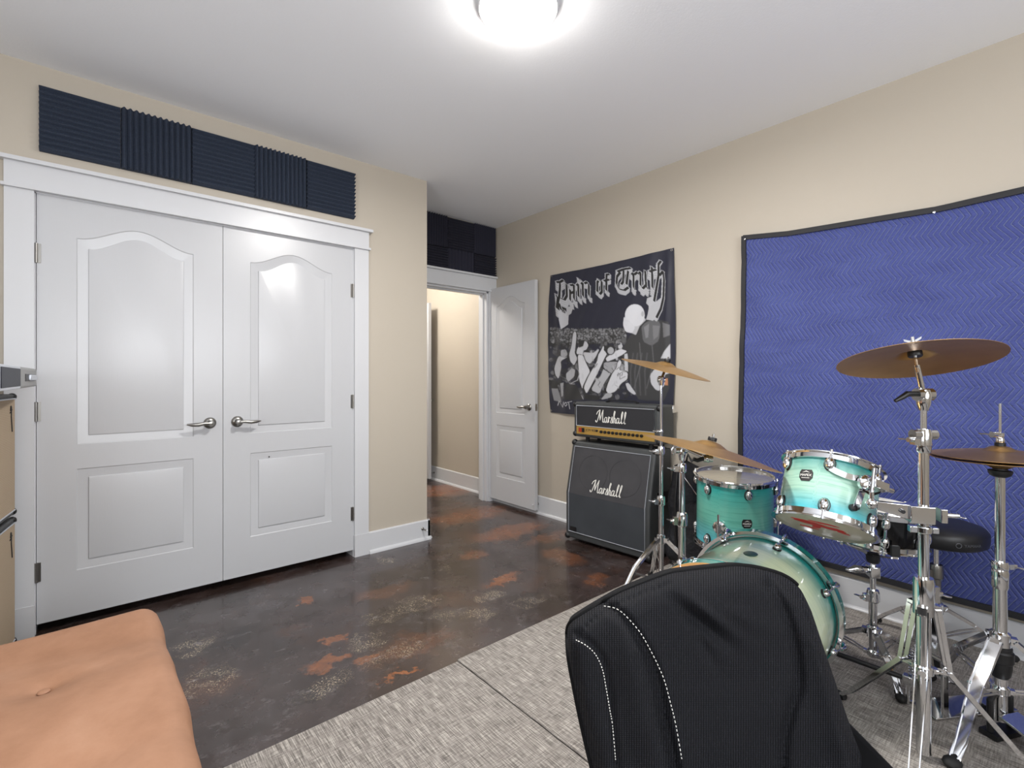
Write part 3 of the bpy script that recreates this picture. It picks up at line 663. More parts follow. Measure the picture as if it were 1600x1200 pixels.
M_flag = mat('printed_flag_cloth', (30, 30, 40), .55); t = NT(M_flag); t.set(t.b.inputs['Base Color'], t.n('ShaderNodeAttribute', attribute_name='print').outputs['Color']); t.b.inputs['Sheen Weight'].default_value = .2
fo = obj('cloth', mb, M_flag, fl_, world=True, attr={'q': [(0, 0, 0)]*len(mb.v)}, smooth=60)
ca = fo.data.color_attributes.new('print', 'FLOAT_COLOR', 'POINT'); ca.data.foreach_set('color', np.array(cols, dtype=np.float32).ravel())
mb = MB(); mb.grid([[p+X_*.002 for p in row[::8]] for row in P[::8]]); obj('reverse_side', mb, M_binding, fl_, world=True)
for (u, v_) in ((.012, .012), (.988, .012), (.012, .985)):
    obj('grommet', MB().ring([(.003, 0), (.009, 0), (.008, .003), (.004, .003)], o=(XR-.012, FY0+(FY1-FY0)*u, FZ1+(FZ0-FZ1)*v_), d=(-1, 0, 0), seg=16), M_chrome, fl_, world=True)

# ================================================================== MARSHALL HALF STACK
def script_logo(O, U, V, N, width, th=.003):
    def sh(pl, dx): return [[(x+dx, y) for x, y in p] for p in pl]
    a_ = [[(.335, .125), (.305, .145), (.268, .10), (.268, .03), (.295, .01), (.325, .06), (.345, .14)], [(.345, .14), (.333, .04), (.348, .01), (.372, .035)]]
    l_ = [[(.735, .03), (.775, .14), (.805, .27), (.790, .30), (.768, .24), (.755, .08), (.765, .012), (.79, .03)]]
    P_ = [[(.0, .05), (.005, .01), (.03, .005), (.06, .05), (.10, .18), (.135, .315)], [(.135, .315), (.125, .2), (.135, .06)], [(.135, .06), (.17, .18), (.228, .315)], [(.228, .315), (.212, .16), (.215, .03), (.235, .01), (.262, .04)], [(.03, .2), (.06, .26), (.11, .3), (.135, .31)]]
    P_ += a_+[[(.372, .035), (.398, .16)], [(.398, .16), (.392, .02)], [(.395, .09), (.42, .145), (.445, .13)]]
    P_ += [[(.445, .02), (.475, .10), (.495, .165)], [(.495, .165), (.505, .07), (.49, .012), (.455, .012)], [(.49, .012), (.52, .04)]]
    P_ += [[(.515, .03), (.555, .16), (.582, .28), (.565, .305), (.548, .24), (.530, .01)], [(.532, .07), (.565, .145), (.582, .12), (.575, .03), (.592, .01), (.615, .04)]]
    P_ += sh(a_, .35)+l_+sh(l_, .085)
    mb = MB(); nib(mb, P_, .020, .35, O, U, V, N, th, width); nib(mb, P_, .018, -.9, O, U, V, N, th*.9, width*1.0); return mb
cab = thing('guitar_cabinet', 'tall black slanted guitar speaker cabinet with white script logo, on the dark floor', 'speaker cabinet', (2.66, 2.1, 0))
FB0, FB1 = Vector((2.624, 2.457, .02)), Vector((2.664, 1.775, .02))       # front lower corners
FT0, FT1 = Vector((2.705, 2.462, .712)), Vector((2.745, 1.78, .712))
Uc = (FB1-FB0).normalized(); Nc = Vector((Uc.y, -Uc.x, 0))*1.0
if Nc.x > 0: Nc = -Nc
KZ = .345
FM0, FM1 = FB0+Zx*(KZ-.02), FB1+Zx*(KZ-.02)
back = 2.925
def cabbox():
    mb = MB(); s0 = [FB0, FM0, FT0, Vector((back-.0, FT0.y+.005, .712)), Vector((back, FB0.y+.005, .02))]
    s1 = [FB1, FM1, FT1, Vector((back, FT1.y, .712)), Vector((back, FB1.y, .02))]
    n = 5; mb.add(s0+s1, [tuple(range(n)), tuple(range(2*n-1, n-1, -1))]+[(i, n+i, n+(i+1) % n, (i+1) % n) for i in range(n)]); return mb
obj('body', cabbox(), M_tolex, cab, world=True, bevel=.012, seg=3)
def panel(a, b_, c_, d_, n, th, mm, name, par, ins=.02):
    # quad a(bl) b(br) c(tr) d(tl)
    mb = MB(); mb.hexa([a-n*.001, b_-n*.001, c_-n*.001, d_-n*.001], [a+n*th, b_+n*th, c_+n*th, d_+n*th]); return obj(name, mb, mm, par, world=True)
def lerp(a, b_, t_): return a+(b_-a)*t_
nl = Nc; ns = (Uc.cross(FT0-FM0)).normalized()
if ns.x > 0: ns = -ns
e = .045
lo0, lo1 = lerp(FB0, FB1, e)+Zx*.05, lerp(FB0, FB1, 1-e)+Zx*.05
mi0, mi1 = lerp(FM0, FM1, e), lerp(FM0, FM1, 1-e)
hi0, hi1 = lerp(lerp(FM0, FT0, .90), lerp(FM1, FT1, .90), e), lerp(lerp(FM0, FT0, .90), lerp(FM1, FT1, .90), 1-e)
panel(lo0, lo1, mi1, mi0, nl, .003, M_grille2, 'lower_grille', cab)
panel(mi0, mi1, hi1, hi0, ns, .003, M_grille, 'upper_grille', cab)
mb = MB()
for pth in ([mi0, lo0, lo1, mi1], ): mb.tube([p+nl*.005 for p in pth], .0028, 8)
mb.tube([p+ns*.005 for p in (mi0, hi0, hi1, mi1)], .0028, 8); obj('piping', mb, M_silver_edge, cab, world=True)
for k_, c_ in enumerate(((.3, .5), (.72, .5))):       # speaker rims pressing through the cloth
    cpt = lerp(lerp(mi0, mi1, c_[0]), lerp(hi0, hi1, c_[0]), c_[1])
    obj('speaker_ring', MB().ring([(.118, .0), (.124, 0), (.124, .0045), (.118, .0045)], o=cpt, d=ns, seg=48), M_grille, cab, world=True)
up_s = (hi0-mi0).normalized()
LO = lerp(mi0, mi1, .30)+up_s*.034+ns*.004
obj('script_logo', script_logo(LO, Uc, up_s, ns, .285), M_logo, cab, world=True)
for p, n_ in ((FB0, 0), (FB1, 0), (FT0, 0), (FT1, 0)):
    obj('corner_cap', MB().ell(p+Vector((.012, -.012 if p in (FB0, FT0) else .012, .012 if p.z < .3 else -.012)), (.024, .024, .024), 14, 8), M_black, cab, world=True)
obj('maker_plate', MB().box(lerp(lo0, lo1, .07)+Zx*.022+nl*.005, (.004, .055, .028)), M_black, cab, world=True)
for u in (.12, .88):
    for xx in (2.70, 2.88): obj('foot', MB().lathe([(.018, 0), (.02, .022)], (xx, lerp(FB0, FB1, u).y, 0), (0, 0, 1), 14), M_rubber, cab, world=True)
obj('side_handle', MB().box((2.80, FB1.y-.003, .40), (.13, .008, .08)), M_black, cab, world=True, bevel=.003)
obj('jack_plate', MB().box((2.72, 1.755, .66), (.001, .001, .001)), M_black, cab, world=True) if False else None

hd = thing('guitar_amplifier_head', 'black guitar amplifier head with gold knob panel and white script logo, on the slanted cabinet', 'amplifier', (2.8, 2.1, .712))
H0, H1 = Vector((2.700, 2.448, .748)), Vector((2.722, 1.742, .748)); Hu = (H1-H0).normalized(); Hn = Vector((Hu.y, -Hu.x, 0)); Hn = -Hn if Hn.x > 0 else Hn
HH = .255; bx = 2.90
s0 = [H0, H0+Zx*HH, Vector((bx, H0.y+.003, .748+HH)), Vector((bx, H0.y+.003, .748))]; s1 = [H1, H1+Zx*HH, Vector((bx, H1.y, .748+HH)), Vector((bx, H1.y, .748))]
mb = MB(); mb.add(s0+s1, [(0, 1, 2, 3), (7, 6, 5, 4)]+[(i, 4+i, 4+(i+1) % 4, (i+1) % 4) for i in range(4)]); obj('body', mb, M_tolex, hd, world=True, bevel=.014, seg=3)
hp = lambda u, z: lerp(H0, H1, u)+Zx*z
panel(hp(.045, .082), hp(.955, .082), hp(.955, .228), hp(.045, .228), Hn, .004, M_fascia, 'fascia', hd)
panel(hp(.045, .022), hp(.955, .022), hp(.955, .080), hp(.045, .080), Hn, .005, M_gold, 'control_panel', hd)
mb = MB(); mb.tube([p+Hn*.006 for p in (hp(.045, .082), hp(.045, .228), hp(.955, .228), hp(.955, .082), hp(.045, .082))], .0026, 8); obj('piping', mb, M_silver_edge, hd, world=True)
obj('script_logo', script_logo(hp(.295, .116)+Hn*.005, Hu, Zx, Hn, .285), M_logo, hd, world=True)
for i in range(11):
    u = .365+.046*i; obj('knob', MB().lathe([(.0105, 0), (.010, .010), (.008, .014), (0, .0145)], hp(u, .052)+Hn*.005, Hn, 14), M_black, hd, world=True)
obj('input_jack', MB().lathe([(.008, 0), (.008, .006), (.003, .007)], hp(.31, .056)+Hn*.005, Hn, 14), M_black, hd, world=True)
mred = mat('red_switch', (150, 50, 30), .3)
obj('power_switch', MB().box(hp(.095, .052)+Hn*.007, (.008, .024, .030)), mred, hd, world=True); obj('standby_switch', MB().box(hp(.135, .052)+Hn*.007, (.008, .02, .030)), M_black, hd, world=True)
obj('model_lettering', text_mb('JCM 900', .026, hp(.23, .054)+Hn*.006, Hu, Zx, Hn, .0003), M_fascia, hd, world=True)
for (u, z) in ((0.012, HH-.02), (.988, HH-.02), (.012, .02), (.988, .02)):
    obj('corner_cap', MB().ell(hp(u, z)+Vector((.014, 0, 0)), (.022, .022, .022), 14, 8), M_black, hd, world=True)
for u in (.12, .88):
    for xx in (2.76, 2.89): obj('foot', MB().lathe([(.014, 0), (.016, .037)], (xx, hp(u, 0).y, .7125), (0, 0, 1), 14), M_rubber, hd, world=True)
mb = MB(); pc = lerp(H0, H1, .5)+Vector((.10, 0, HH)); mb.strip([pc+Hu*(-.13)+Zx*.002, pc+Hu*(-.10)+Zx*.014, pc+Zx*.018, pc+Hu*.10+Zx*.014, pc+Hu*.13+Zx*.002], (1, 0, 0), .028, .006); obj('carry_handle', mb, M_black, hd, world=True)
obj('rear_corner', MB().box((bx-.012, H1.y-.001, .748+HH-.03), (.03, .006, .05)), M_chrome, hd, world=True, bevel=.002)

# gig bag leaning behind the cymbal stands
def soft_box(cx, cy, z0, z1, hx, hy, taper=.6, n=24, m=18, amp=.02, seed=0, lean=(0, 0)):
    P = []
    for j in range(m+1):
        v_ = j/m; k_ = (1-abs(2*v_-1)**6)**.35 if 0 < v_ < 1 else .02
        tp = 1-(1-taper)*v_; row = []
        for i in range(n+1):
            th = 2*PI*i/n; c_, s_ = math.cos(th), math.sin(th); r_ = 1/(abs(c_)**4+abs(s_)**4)**.25
            nn = amp*noise.noise(Vector((c_*1.5+seed, s_*1.5, v_*4)))
            row.append(Vector((cx+lean[0]*v_+(hx*tp*k_+nn)*c_*r_, cy+lean[1]*v_+(hy*tp*k_+nn)*s_*r_, z0+(z1-z0)*v_)))
        P.append(row)
    return MB().grid(P)
bg = thing('gig_bag', 'black nylon gig bag standing between the slanted cabinet and the floor tom', 'bag', (2.78, 1.60, 0))
obj('body', soft_box(2.795, 1.585, .012, .66, .10, .125, .62, seed=3, lean=(.03, .03)), M_bag, bg, world=True, smooth=60)
obj('pocket', soft_box(2.71, 1.50, .012, .44, .055, .075, .7, seed=5), M_bag, bg, world=True, smooth=60)
mb = MB(); mb.tube([(2.70, 1.60, .62), (2.672, 1.60, .45), (2.665, 1.595, .25), (2.69, 1.59, .08)], .008, 8); mb.tube([(2.80, 1.60, .66), (2.79, 1.585, .705), (2.80, 1.56, .66)], .007, 8); obj('strap', mb, M_black, bg, world=True)
obj('zipper', MB().tube([(2.735, 1.47, .45), (2.70, 1.53, .55), (2.69, 1.6, .63)], .003, 6), M_chrome, bg, world=True)

# ================================================================== DRUMS
def axis_attr(mb, r, hgt):
    return [(max(0, min(1, p.z/hgt)), math.atan2(p.y, p.x)*r, p.z) for p in mb.v]
def lug_mesh(r, z, th, rodz):        # oval lug with gasket, rod to the hoop
    c_, s_ = math.cos(th), math.sin(th); o = Vector((c_*(r+.009), s_*(r+.009), z)); M = Matrix.Rotation(th, 3, 'Z')
    a = MB().ell(o, (.013, .0155, .0225), 14, 10, M); a.cyl((c_*(r+.013), s_*(r+.013), z), (c_*(r+.013), s_*(r+.013), rodz), .0032, seg=8)
    a.cyl((c_*(r+.013), s_*(r+.013), rodz-.004*(1 if rodz > z else -1)), (c_*(r+.013), s_*(r+.013), rodz+.008*(1 if rodz > z else -1)), .0055, seg=8)
    g = MB().ell(Vector((c_*(r+.001), s_*(r+.001), z)), (.004, .019, .0265), 14, 8, M)
    return a, g
def badge(root, r, z, th, w_=.045, h_=.042):
    c_ = Vector((math.cos(th), math.sin(th), 0)); tg = Vector((-c_.y, c_.x, 0))
    def wrap(x, y, k): a = th+x/r; return Vector((math.cos(a)*(r+k), math.sin(a)*(r+k), z+y))
    sh = [(-.5, .25), (-.38, .5), (.38, .5), (.5, .25), (.5, -.2), (.3, -.5), (-.3, -.5), (-.5, -.2)]
    mb = MB(); N1 = 6
    def plate(sc, k0, k1):
        n = len(sh); P0 = [wrap(x*w_*sc, y*h_*sc, k1) for x, y in sh]; P1 = [wrap(x*w_*sc, y*h_*sc, k0) for x, y in sh]; mb.add(P0+P1+[wrap(0, 0, k1)], [(i, (i+1) % n, 2*n) for i in range(n)]+[(i, (i+1) % n, n+(i+1) % n, n+i) for i in range(n)])
    plate(1, -.002, .0022)
    bd = obj('badge', mb, M_black, root)
    tb = text_mb('MAPEX', w_*.27, (0, 0, 0), X_, Y_, Zx, .0003, bend=lambda x, y, zz_: wrap(x, y, .0028+zz_))
    tb2 = MB(); tb2.add([wrap(x*w_, y*h_, .003) for x, y in ((-.3, -.22), (.3, -.22), (.3, -.26), (-.3, -.26))], [(0, 1, 2, 3)])
    tb2.add([wrap(x*w_, y*h_, .003) for x, y in ((-.3, .22), (0, .38), (.3, .22), (.0, .3))], [(0, 1, 2, 3)])
    tb.add(tb2.v, tb2.f); obj('lettering', tb, M_logo, bd)
def drum(name, label, loc, n, roll, r, hgt, shellm, nl_, lug_phase, headm=M_head, bottomm=None, badge_th=None, badge_z=.5, lugz=.045, full_lugs=False):
    rot = from_z(n) @ Quaternion((0, 0, 1), roll)
    rt = thing(name, label, 'drum', loc, rot)
    hh = .016
    mb = MB(); seg = 72
    prof = [(r, hh)]+[(r, hh+(hgt-2*hh)*i/10) for i in range(1, 11)]+[(r-.006, hgt-hh), (r-.006, hh), (r, hh)]
    mb.lathe(prof, seg=seg, caps=False); mb_at = axis_attr(mb, r, hgt)
    obj('shell', mb, shellm, rt, attr={'ax': mb_at}, smooth=40)
    for nm_, z0, s_ in (('batter_hoop', hgt-hh, 1), ('bottom_hoop', hh, -1)):
        pr_ = [(r+.004, z0-s_*.012), (r+.009, z0-s_*.010), (r+.009, z0+s_*.006), (r+.017, z0+s_*.009), (r+.0175, z0+s_*.0125), (r+.006, z0+s_*.0115), (r+.005, z0+s_*.016), (r+.003, z0+s_*.016)]
        obj(nm_, MB().ring(pr_, seg=seg), M_chrome, rt, smooth=30)
    obj('batter_head', MB().lathe([(r+.003, hgt-hh-.002), (r+.003, hgt-.010), (r-.006, hgt-.007), (0, hgt-.007)], seg=seg, caps=False), headm, rt)
    obj('bottom_head', MB().lathe([(r+.003, hh+.002), (r+.003, .010), (r-.006, .007), (0, .007)], seg=seg, caps=False), bottomm or headm, rt)
    for k_ in range(nl_):
        th = lug_phase+2*PI*k_/nl_
        for zc, zr in ((hgt-lugz-.01, hgt-.004), (lugz+.01, .004)):
            a, g = lug_mesh(r, zc, th, zr); l_ = obj('lug', a, M_chrome, rt, smooth=60); obj('gasket', g, M_black, l_)
        if full_lugs:
            c_, s_ = math.cos(th), math.sin(th); obj('tension_tube', MB().cyl((c_*(r+.012), s_*(r+.012), lugz), (c_*(r+.012), s_*(r+.012), hgt-lugz), .005, seg=10), M_chrome, rt)
    if badge_th is not None: badge(rt, r, hgt*badge_z, badge_th)
    return rt, rot
def local_angle(loc, rot, world_pt):
    p = rot.inverted() @ (Vector(world_pt)-Vector(loc)); return math.atan2(p.y, p.x), p
CAMP = Vector((0, 0, CAMH))
# rack tom
TL = Vector((1.971, .599, .643)); TN = Vector((.466, .020, .884)); rot0 = from_z(TN)
th_c, _ = local_angle(TL, rot0, CAMP)
tom, trot = drum('rack_tom', 'small aqua burst tom drum held tilted on the tall chrome stand', TL, TN, 0, .148, .237, M_tomshell, 6, th_c-.04, bottomm=M_head2, badge_th=th_c-.50, badge_z=.60, lugz=.035)
# red drawing on the lower head
mb = MB()
def blob(cx, cy, sx, sy, seed, rotn=0):
    pts = []
    for i in range(40):
        a = 2*PI*i/40; rr = 1+.45*noise.noise(Vector((math.cos(a)*2.2+seed, math.sin(a)*2.2, seed))); x, y = rr*math.cos(a)*sx, rr*math.sin(a)*sy
        pts.append(Vector((cx+x*math.cos(rotn)-y*math.sin(rotn), cy+x*math.sin(rotn)+y*math.cos(rotn), .0066)))
    mb.prism(pts, (0, 0, -.0008))
u_c = Vector((math.cos(th_c), math.sin(th_c))); v_c = Vector((-u_c.y, u_c.x))
def onhead(a, b_): return u_c*b_+v_c*a
for (a, b_, sx, sy, sd, rn) in ((-.045, .012, .050, .022, 1, .2), (.025, -.002, .040, .016, 2, .1), (-.02, -.030, .012, .018, 3, .5), (.0, .048, .042, .008, 5, 0), (-.045, -.062, .030, .007, 6, .15), (.062, -.028, .02, .008, 7, .5)):
    q = onhead(a, b_); blob(q.x, q.y, sx, sy, sd, math.atan2(v_c.y, v_c.x)+rn)
obj('red_drawing', mb, M_red, tom)
# suspension bracket and L-rod holder on the tom
def tw(th, r_, z): return Vector((math.cos(th)*r_, math.sin(th)*r_, z))
th_b = th_c+.62; r0 = .148
mb = MB()
arc = [tw(th_c-.02+(.62+.1)*i/10, r0+.012, .175-.006*i+.0006*i*i) for i in range(11)]; mb.strip(arc, Zx, .020, .003)
arc2 = [tw(th_b+.02-.012*i, r0+.018-.0003*i, .165-.0105*i) for i in range(11)]; mb.strip(arc2, Vector((-math.sin(th_b), math.cos(th_b), 0)), .022, .003)
obj('suspension_bracket', mb, M_chrome, tom)
obj('bracket_grommet', MB().lathe([(.012, 0), (.012, .014), (.006, .018)], tw(th_b-.12, r0, .062), tw(th_b-.12, 1, 0), 14), M_black, tom)
mb = MB(); cb = tw(th_b, r0+.018, .150); dn = tw(th_b, 1, 0); mb.lathe([(.028, 0), (.029, .016), (.019, .024), (.0, .026)], cb, dn, 24)
mb.box(cb+dn*.030+Vector((-math.sin(th_b), math.cos(th_b), 0))*.025, (.03, .05, .028), Matrix.Rotation(th_b, 3, 'Z')); mb.cyl(cb+dn*.03+tw(th_b+PI/2, .05, 0), cb+dn*.03+tw(th_b+PI/2, .075, 0), .008)
obj('rod_clamp', mb, M_chrome, tom, smooth=40, bevel=.002)
# floor tom
FL = Vector((2.472, 1.152, .339)); FN = Vector((-.05, -.037, .998)); frot0 = from_z(FN); fth, _ = local_angle(FL, frot0, CAMP)
ft, frot = drum('floor_tom', 'teal floor tom drum standing on chrome legs before the blue blanket', FL, FN, 0, .178, .356, M_floorshell, 6, fth-.08+.42, badge_th=fth+.32, badge_z=.46)
for k_, dth in enumerate((-.62, -.62+2.1, -.62-2.1)):
    th = fth+dth+.28; c_ = tw(th, .178, .13 if k_ == 0 else .13); mb = MB(); mb.lathe([(.033, 0), (.033, .012), (.024, .022), (0, .025)], c_, tw(th, 1, 0), 24); mb.cyl(c_+tw(th, .02, -.02)*1.0, c_+tw(th, .02, .02), .014); obj('leg_bracket', mb, M_chrome, ft, smooth=40)
    wpt = FL+frot @ tw(th, .203, .21); base = Vector((wpt.x, wpt.y, .012)); inv = frot.inverted()
    L_ = inv @ (base-FL); mb = MB(); mb.tube([tw(th, .203, .20), tw(th, .203, .02), lerp(tw(th, .203, .02), L_, .5), L_+tw(th, .03, .03), L_+tw(th, .03, 0)], .005, 10)
    lg = obj('leg', mb, M_chrome, ft); obj('rubber_foot', MB().lathe([(.010, -.012), (.012, .02), (.007, .03)], L_+tw(th, .03, 0), (0, 0, 1), 12), M_rubber, lg)
# snare
SN = at(1364, 806, 1.97); SN.z = .522; SNn = Vector((.035, -.05, 1)).normalized(); srot = from_z(SNn); sth, _ = local_angle(SN, srot, CAMP)
sn, srot = drum('snare_drum', 'black snare drum with white head on its low chrome stand behind the tom', SN, SNn, 0, .163, .150, M_snare, 8, sth+.2, headm=M_headwhite, lugz=.03, full_lugs=True)
obj('strainer', MB().box(tw(sth-.75, .178, .05), (.02, .03, .06), Matrix.Rotation(sth-.75, 3, 'Z')), M_black, sn, bevel=.002)
# bass drum: local z from front hoop to batter hoop
BF = Vector((1.592, .782, .288)); BB = Vector((2.017, .830, .288)); BN = (BB-BF).normalized(); BL = (BB-BF).length
brot0 = from_z(BN); up_th, _ = local_angle(BF, brot0, BF+Zx)
bass = thing('bass_drum', 'large aqua and cream bass drum lying on its side behind the office chair', 'drum', BF, brot0)
rb = .254; mb = MB(); mb.lathe([(rb, 0)]+[(rb, BL*i/14) for i in range(1, 15)]+[(rb-.008, BL), (rb-.008, 0), (rb, 0)], seg=96, caps=False)
obj('shell', mb, M_bassshell, bass, attr={'ax': axis_attr(mb, rb, BL)}, smooth=40)
for nm_, z0, s_ in (('front_hoop', 0, -1), ('batter_hoop', BL, 1)):
    h_ = obj(nm_, MB().ring([(rb+.006, z0-s_*.012), (rb+.021, z0-s_*.012), (rb+.022, z0+s_*.034), (rb+.006, z0+s_*.034)], seg=96), M_hoop, bass, smooth=30)
    obj('metal_inlay', MB().ring([(rb+.010, z0-s_*.0145), (rb+.0235, z0-s_*.0145), (rb+.0235, z0-s_*.008), (rb+.010, z0-s_*.008)], seg=96), M_chrome, h_, smooth=30)
    obj('head', MB().lathe([(rb+.005, z0-s_*.004), (rb+.005, z0+s_*.012), (rb-.01, z0+s_*.010), (0, z0+s_*.010)], seg=96, caps=False), M_headwhite if s_ > 0 else M_black, bass)
obj('bare_wood_edge', MB().ring([(rb+.002, -.036), (rb+.0215, -.036), (rb+.0215, -.031), (rb+.002, -.031)], seg=96), M_tan, bass, smooth=30)
for k_ in range(8):
    th = up_th+2*PI*(k_+.5)/8-.10
    for z0, s_ in ((0, -1), (BL, 1)):
        zc = z0-s_*.062; M = Matrix.Rotation(th, 3, 'Z')
        a = MB().ell(tw(th, rb+.010, zc), (.013, .013, .020), 14, 10, M)
        a.cyl(tw(th, rb+.016, zc), tw(th, rb+.030, z0+s_*.012), .0035, seg=8); a.tube([tw(th, rb+.028, z0-s_*.012), tw(th, rb+.034, z0+s_*.010), tw(th, rb+.027, z0+s_*.030), tw(th, rb+.008, z0+s_*.032)], [.006, .009, .008, .005], 8)
        l_ = obj('lug', a, M_chrome, bass, smooth=60); obj('gasket', MB().ell(tw(th, rb+.001, zc), (.004, .016, .023), 14, 8, M), M_black, l_)
bth, _ = local_angle(BF, brot0, CAMP)
obj('vent_badge', MB().ell(tw(up_th+(.10 if bth > up_th else -.10), rb+.001, BL*.50), (.004, .024, .030), 24, 8, Matrix.Rotation(up_th, 3, 'Z')), mat('dark_teal_badge', (40, 70, 64), .3), bass)
for sg in (-1, 1):
    th = up_th+sg*1.95; p0 = tw(th, rb, .08); wp = BF+brot0 @ p0; foot = Vector((wp.x-.10, wp.y+(.16 if (brot0 @ tw(th, 1, 0)).y > 0 else -.16), .0215)); lf = brot0.inverted() @ (foot-BF)
    sp = obj('spur', MB().tube([p0+tw(th, .0, 0), p0+tw(th, .03, 0), lerp(p0, lf, .5)+tw(th, .02, 0), lf], .007, 10), M_chrome, bass); obj('rubber_foot', MB().ell(lf, (.012, .012, .012), 10, 8), M_rubber, sp)

# ================================================================== CYMBALS
def cymbal(name, label, c, n, r, bell=.22, flip=False):
    rt = thing(name, label, 'cymbal', c, from_z(n)); pr_ = []
    hb = .014+.012*(r/.25-.6); rbell = r*bell; bow = r*.10
    top = [(.006, bow+hb), (rbell*.3, bow+hb*.97), (rbell*.6, bow+hb*.78), (rbell*.85, bow+hb*.4), (rbell, bow+hb*.16), (rbell*1.12, bow*.985)]
    for i in range(1, 13): q = rbell*1.12+(r-rbell*1.12)*i/12; top.append((q, bow*.985*(1-((q-rbell*1.12)/(r-rbell*1.12))**1.35)))
    bot = [(a, b_-.0014) for a, b_ in reversed(top)]
    mb = MB().lathe(top+bot+[top[0]], seg=96, caps=False)
    if flip:
        for p in mb.v: p.z = -p.z
    body = obj('bronze_disc', mb, M_brass, rt, attr={'pos': [tuple(p) for p in mb.v]}, smooth=50)
    return rt, bow+hb
C1c, C1n = Vector((2.2689, 1.4186, 1.222)), Vector((.0857, -.2544, .9633))
c1, hb1 = cymbal('crash_cymbal', 'bronze crash cymbal highest at the left, in front of the concert flag', C1c, C1n, .229)
C2c, C2n = Vector((1.8375, .9538, .886)), Vector((.202, -.1555, .967))
c2, hb2 = cymbal('ride_cymbal', 'large bronze ride cymbal tilted over the floor tom on a boom arm', C2c, C2n, .260)
C3c, C3n = Vector((1.918, .331, 1.2315)), Vector((.2079, .1527, .9661))
c3, hb3 = cymbal('crash_cymbal', 'bronze crash cymbal seen from below, in front of the blue blanket', C3c, C3n, .2055)
# worn lettering under the crash: short dark strokes near the far rim
mb = MB()
for i in range(9):
    a0 = .55+i*.045; 
    for rr in (.150, .165):
        if (i*7+int(rr*1000)) % 4: mb.box((math.cos(a0+2.1)*rr, math.sin(a0+2.1)*rr, .0105 if rr < .16 else .0085), (.009, .005, .002), Matrix.Rotation(a0, 3, 'Z'))
HAT = Vector((2.256, .174, .918))
hh_top, hbh = cymbal('hi_hat_cymbal', 'upper bronze hi-hat cymbal at the right edge before the blanket', HAT+Zx*.004, Vector((.0, .02, 1)), .178, group=None) if False else cymbal('hi_hat_cymbal', 'upper bronze hi-hat cymbal at the right edge before the blanket', HAT+Zx*.006, Vector((.0, .02, 1)), .178)
hh_bot, _ = cymbal('hi_hat_cymbal', 'lower bronze hi-hat cymbal, upturned beneath its pair at the right edge', HAT-Zx*.004, Vector((0, .02, 1)), .178, flip=True)

# ================================================================== STANDS
def wingnut(p, d, sc=1.0, mb=None):
    mb = mb or MB(); d = Vector(d).normalized(); x, y, z = mb.ringframe(d); p = Vector(p)
    mb.cyl(p, p+d*.014*sc, .007*sc, seg=12)
    for s_ in (-1, 1):
        mb.hexa([p+x*s_*.005*sc+d*.004*sc+y*.002, p+x*s_*.022*sc+d*.014*sc+y*.002, p+x*s_*.024*sc+d*.022*sc+y*.002, p+x*s_*.005*sc+d*.013*sc+y*.002],
                [p+x*s_*.005*sc+d*.004*sc-y*.002, p+x*s_*.022*sc+d*.014*sc-y*.002, p+x*s_*.024*sc+d*.022*sc-y*.002, p+x*s_*.005*sc+d*.013*sc-y*.002])
    return mb
def clamp(p, r, d_side, hgt=.05, wing=True):      # memory-lock collar with wing bolt
    p = Vector(p); d_side = Vector(d_side).normalized(); mb = MB(); mb.lathe([(r+.003, -hgt/2), (r+.008, -hgt/2+.006), (r+.008, hgt/2-.012), (r+.005, hgt/2)], p, (0, 0, 1), 20)
    mb.box(p+d_side*(r+.012)-Zx*hgt*.1, (.02, .02, hgt*.55), Matrix.Rotation(math.atan2(d_side.y, d_side.x), 3, 'Z'))
    if wing: wingnut(p+d_side*(r+.020)-Zx*hgt*.1, d_side, 1.1, mb)
    return mb
